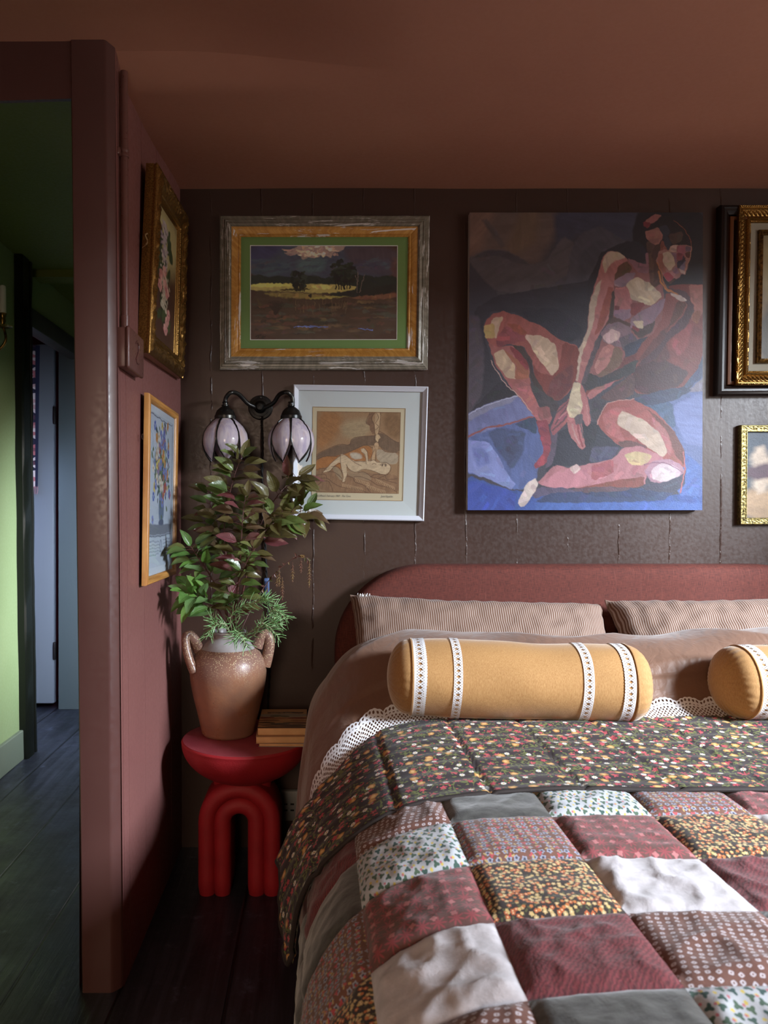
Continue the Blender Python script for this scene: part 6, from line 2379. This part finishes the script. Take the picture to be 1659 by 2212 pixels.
def book_cover():
    R = Ras(0, 0, 100, 130, 90, 117, (186, 146, 98), 2, 14, 71, gain=.95)
    p = R.poly
    p([(-5, 34), (105, 32), (105, 56), (-5, 58)], (150, 146, 126), 6)
    for (x, y, rx, ry, c) in [(34, 50, 12, 7, (96, 100, 78)), (52, 52, 10, 6, (110, 106, 80)), (14, 62, 16, 6, (122, 60, 46)), (80, 64, 20, 7, (128, 62, 44)), (40, 66, 22, 4, (150, 92, 54)),
                              (60, 78, 26, 4, (190, 146, 84)), (20, 80, 22, 6, (120, 76, 46)), (84, 80, 18, 5, (150, 104, 60)), (50, 90, 40, 4, (170, 128, 72)), (14, 96, 18, 5, (84, 62, 40)), (76, 98, 26, 5, (98, 72, 46)),
                              (44, 102, 20, 4, (76, 78, 58)), (88, 92, 14, 3, (120, 70, 48)), (30, 110, 30, 5, (92, 66, 44)), (74, 112, 30, 6, (80, 58, 40))]:
        R.poly([(x - rx, y - ry), (x + rx, y - ry), (x + rx, y + ry), (x - rx, y + ry)], c, 2, 1)
    p([(-5, 118), (105, 116), (105, 140), (-5, 140)], (96, 70, 46), 5)
    R.poly([(14, 22.5), (94, 22), (94, 29), (14, 29.5)], (36, 28, 34), .8, 0, .04)
    return R


def book(label, cx, cy, z0, w_, l_, h_, ang, cover_mat, spine=None):
    root = thing('paperback_book', label, 'book', (cx, cy, z0), 'books stacked on the side table')
    Rm = Matrix.Rotation(ang, 3, 'Z')
    mb = MB()
    mb.box(cx - w_ / 2 + .001, cx + w_ / 2 - .001, cy - l_ / 2 + .0008, cy + l_ / 2 - .001, z0 + .0006, z0 + h_ - .0006, .003, 2, rot=Rm, piv=(cx, cy, z0))
    mb.build('pages', M_pages, root)
    for zc_, nm in ((z0, 'back_cover'), (z0 + h_ - .0007, 'front_cover')):
        mb = MB()
        mb.box(cx - w_ / 2, cx + w_ / 2, cy - l_ / 2, cy + l_ / 2, zc_, zc_ + .0007, 0, rot=Rm, piv=(cx, cy, z0))
        mb.build(nm, cover_mat, root, smooth=False)
    mb = MB()
    mb.box(cx + w_ / 2 - .0006, cx + w_ / 2 + .0004, cy - l_ / 2, cy + l_ / 2, z0, z0 + h_, .0004, 1, rot=Rm, piv=(cx, cy, z0))
    mb.build('spine', spine or cover_mat, root)
    return root, Rm


BXc, BYc = -.1035, 2.235
zb_ = ST_Z + .001
book('thin pale booklet with a dark red spine, lowest of the three books', BXc + .008, BYc + .004, zb_, .142, .215, .009, math.radians(-1), simple('pale_grey_cover', (176, 172, 166), .6), simple('wine_red_spine', (112, 24, 36), .5))
book('paperback with yellowed pages, second in the stack under the landscape cover', BXc - .004, BYc + .002, zb_ + .0094, .142, .212, .020, math.radians(1.2), simple('tan_card_cover', (176, 140, 104), .6))
rt, Rm = book('paperback with a landscape painting on its cover, topmost of the three books', BXc + .001, BYc + .008, zb_ + .0298, .142, .205, .0215, math.radians(.6), simple('orange_card_cover', (182, 138, 92), .55))
zt_ = zb_ + .0298 + .0215 + .0003
cq = [Vector((BXc + .001 + sx * .0708, BYc + .008 + sy_ * .1022, zt_)) for sx, sy_ in ((-1, 1), (1, 1), (1, -1), (-1, -1))]
cq = [Vector((BXc + .001, BYc + .008, zt_)) + Rm @ (p - Vector((BXc + .001, BYc + .008, zt_))) for p in cq]
cvr = picture('cover_print', book_cover(), cq, M_paint, rt)
a_, b_ = cq[3], cq[2]
tp = cq[0].lerp(cq[3], .218).lerp(cq[1].lerp(cq[2], .218), .22)
writing('cover_title', 'ITALY  IN  MIND', (tp.x, tp.y, zt_ + .0004), .0085, simple('cream_lettering', (190, 170, 140), .6), rt, 0, 1.05, math.radians(.6), Matrix.Identity(4))

# ------------------------------------------------------------------ twin wall lamp with tulip shades
M_pat = simple('dark_patinated_metal', (44, 46, 48), .32, .85, bump=(80, .15, .001), var=(40, .2), c2=(70, 70, 66))
lamp = thing('wall_lamp', 'twin-arm dark metal wall lamp with two lilac glass tulip shades', 'wall lamp', (at(563, 882, WY).x, WY, at(563, 882, WY).z))
pc = at(563, 881, WY)
mb = MB()
mb.lathe([(.0405, -.002), (.041, -.006), (.038, -.011), (.030, -.0125), (.029, -.0145), (.021, -.016), (.018, -.024), (.014, -.028), (0, -.028)], (pc.x, WY, pc.z), 44, axis='Y')
mb.build('back_plate', M_pat, lamp)
mb = MB()
mb.lathe([(.0, -.020), (.011, -.022), (.0145, -.028), (.0145, -.034), (.010, -.041), (0, -.043)], (pc.x, WY, pc.z - .001), 24, axis='Y')
mb.build('boss', M_pat, lamp)
for sx, sz in ((.002, .033), (.002, -.033)):
    mb = MB()
    mb.lathe([(.0042, -.010), (.0042, -.0135), (.003, -.0148), (0, -.015)], (pc.x + sx, WY, pc.z + sz), 12, axis='Y')
    mb.box(pc.x + sx - .003, pc.x + sx + .003, WY - .0152, WY - .0145, pc.z + sz - .0005, pc.z + sz + .0005)
    mb.build('screw', M_pat, lamp)


def opal_mat():
    t = NT('lilac_opal_glass')
    v = t.obj()
    u = t.uv()
    n1 = t.noise(t.mapping(v, scale=(1, 1, .18)), 70, 4, .6, .6)
    n2 = t.noise(t.mapping(v, scale=(1, 1, .3)), 26, 3, .6)
    col = t.mix(t.rng(n1, .3, .7), lin((190, 178, 200)), lin((222, 212, 218)))
    col = t.mix(t.math('MULTIPLY', t.rng(n2, .5, .75), .6), col, lin((202, 176, 160)))
    pr_ = t.bsdf(col, .12, t.bump(t.noise(v, 40, 3), .08, .003), **{'Coat Weight': .3})
    tl = t.n('BsdfTranslucent', {'Color': col})
    mx = t.n('MixShader', {0: .25})
    t.t.links.new(pr_.outputs[0], mx.inputs[1])
    t.t.links.new(tl.outputs[0], mx.inputs[2])
    return t.done(mx)


M_opal = opal_mat()
LY = 2.385
for (cx, side, a0) in ((490, -1, .25), (625, 1, .05)):
    top = at(cx if side < 0 else 631, 877, LY)
    sx_ = top.x if side < 0 else at(625, 0, LY).x
    pts_px = [(558, 882), (536, 872), (516, 852), (499, 848), (488, 860), (486, 877)] if side < 0 else [(568, 882), (590, 871), (603, 853), (619, 847), (631, 858), (632, 876)]
    yy_ = [WY - .026, WY - .042, WY - .07, WY - .10, LY, LY]
    mb = MB()
    mb.tube([Vector(p) for p in cr([tuple(at(px, py, y)) for (px, py), y in zip(pts_px, yy_)], 9)], .0068, 14)
    mb.build('arm', M_pat, lamp)
    ax = at(486.5 if side < 0 else 629, 0, LY).x
    zt0 = at(0, 868, LY).z
    gal = [(.0085, 0), (.0105, -.002), (.0085, -.004), (.0085, -.009), (.012, -.0105), (.012, -.0135), (.010, -.016), (.016, -.019), (.024, -.026), (.030, -.036), (.0325, -.044), (.0345, -.046), (.0345, -.055), (.030, -.057)]
    mb = MB()
    mb.lathe(gal, (ax, LY, zt0), 48)
    mb.build('gallery', M_pat, lamp, ang=30)
    mb = MB()
    for k in range(9):
        a = 2 * math.pi * k / 9 + .2
        c0 = Vector((ax + .0262 * math.cos(a), LY + .0262 * math.sin(a), zt0 - .0292))
        tg = Vector((-math.sin(a), math.cos(a), 0)); dn = Vector((math.cos(a) * .6, math.sin(a) * .6, -1)).normalized()
        rad_ = Vector((math.cos(a), math.sin(a), .55)).normalized()
        t3 = [c0 + rad_ * .0008 + q_ for q_ in (-dn * .004, dn * .003 - tg * .0032, dn * .003 + tg * .0032)]
        t4 = [q_ - rad_ * .003 for q_ in t3]
        mb.add(t3 + t4, [(0, 1, 2), (5, 4, 3), (0, 3, 4, 1), (1, 4, 5, 2), (2, 5, 3, 0)])
    o = mb.build('vent_hole', simple('vent_black', (6, 6, 6), .8), lamp, smooth=False)
    o['kind'] = 'stuff'
    zs0 = zt0 - .054
    HS = .138

    def rsh(t_):
        return float(np.interp(t_, [0, .08, .2, .35, .5, .62, .75, .88, 1], [.028, .043, .060, .0715, .0752, .0745, .070, .062, .052]))
    for k in range(6):
        ac = a0 + 2 * math.pi * k / 6 - math.pi / 2 + (.0 if side < 0 else .5)

        def hw(t_):
            return .515 * float(np.interp(t_, [0, .1, .3, .5, .65, .8, .9, .96, 1], [.86, .95, 1.0, .99, .90, .68, .42, .22, .03]))

        def pet(a, t_, lift=0.0):
            an = ac + a * hw(t_)
            r = rsh(t_) + lift - .0035 * (abs(a) ** 2) * (t_ > .1)
            return Vector((ax + r * math.cos(an), LY + r * math.sin(an), zs0 - HS * t_))
        mb = MB()
        na, nt_ = 9, 22
        mb.grid(lambda i, j: pet(-1 + 2 * i / (na - 1), j / (nt_ - 1)), na, nt_)
        mb.grid(lambda i, j: pet(-1 + 2 * i / (na - 1), j / (nt_ - 1), -.003), na, nt_, flip=True)
        pobj = mb.build('glass_petal', M_opal, lamp, ang=80)
        mb = MB()
        rim = [pet(-1, j / 30, .001) for j in range(31)] + [pet(1, j / 30, .001) for j in range(30, -1, -1)]
        mb.tube(rim, .0019, 6)
        mb.build('lead_edge', M_pat, pobj)
    mb = MB()
    mb.lathe([(.013, -.05), (.013, -.075), (.015, -.08), (.022, -.10), (.024, -.115), (.018, -.132), (0, -.14)], (ax, LY, zt0), 24)
    mb.build('bulb', simple('frosted_bulb', (210, 205, 195), .4), lamp)
# braided flex running down the wall from the lamp
cp = [Vector(p) for p in cr([tuple(at(px, py, y)) for px, py, y in [(566, 900, WY - .02), (565, 915, WY - .012), (567, 960, WY - .008), (567, 1060, WY - .007), (574, 1200, WY - .007), (578, 1300, WY - .007), (582, 1400, WY - .007), (583, 1440, WY - .007), (578, 1560, WY - .007), (580, 1700, WY - .007)]], 26)]
fx = thing('lamp_flex', 'black twisted flex hanging down the wall below the twin lamp', 'cable', tuple(cp[-1]))
for ph in (0, math.pi):
    mb = MB()
    mb.tube([p + Vector((.0021 * math.cos(i * .75 + ph), .0021 * math.sin(i * .75 + ph), 0)) for i, p in enumerate(cp)], .0022, 6)
    mb.build('twisted_strand', simple('black_fabric_flex', (20, 18, 18), .8), fx)
bt = thing('blue_wall_box', 'small blue box fixed to the wall behind the dried sprig', 'box', (at(578, 0, WY).x, WY, at(0, 1285, WY).z))  # small blue box of unknown use
mb = MB()
a_, b_ = at(571, 1248, WY), at(582, 1284, WY)
mb.box(a_.x, b_.x, WY - .016, WY + .001, b_.z, a_.z, .003)
mb.build('case', simple('blue_plastic', (86, 108, 150), .4), bt)
mb = MB()
mb.box(a_.x + .003, b_.x - .003, WY - .018, WY - .0155, b_.z + .01, a_.z - .01, .001)
mb.build('front_panel', simple('dark_blue_plastic', (50, 66, 100), .4), bt)
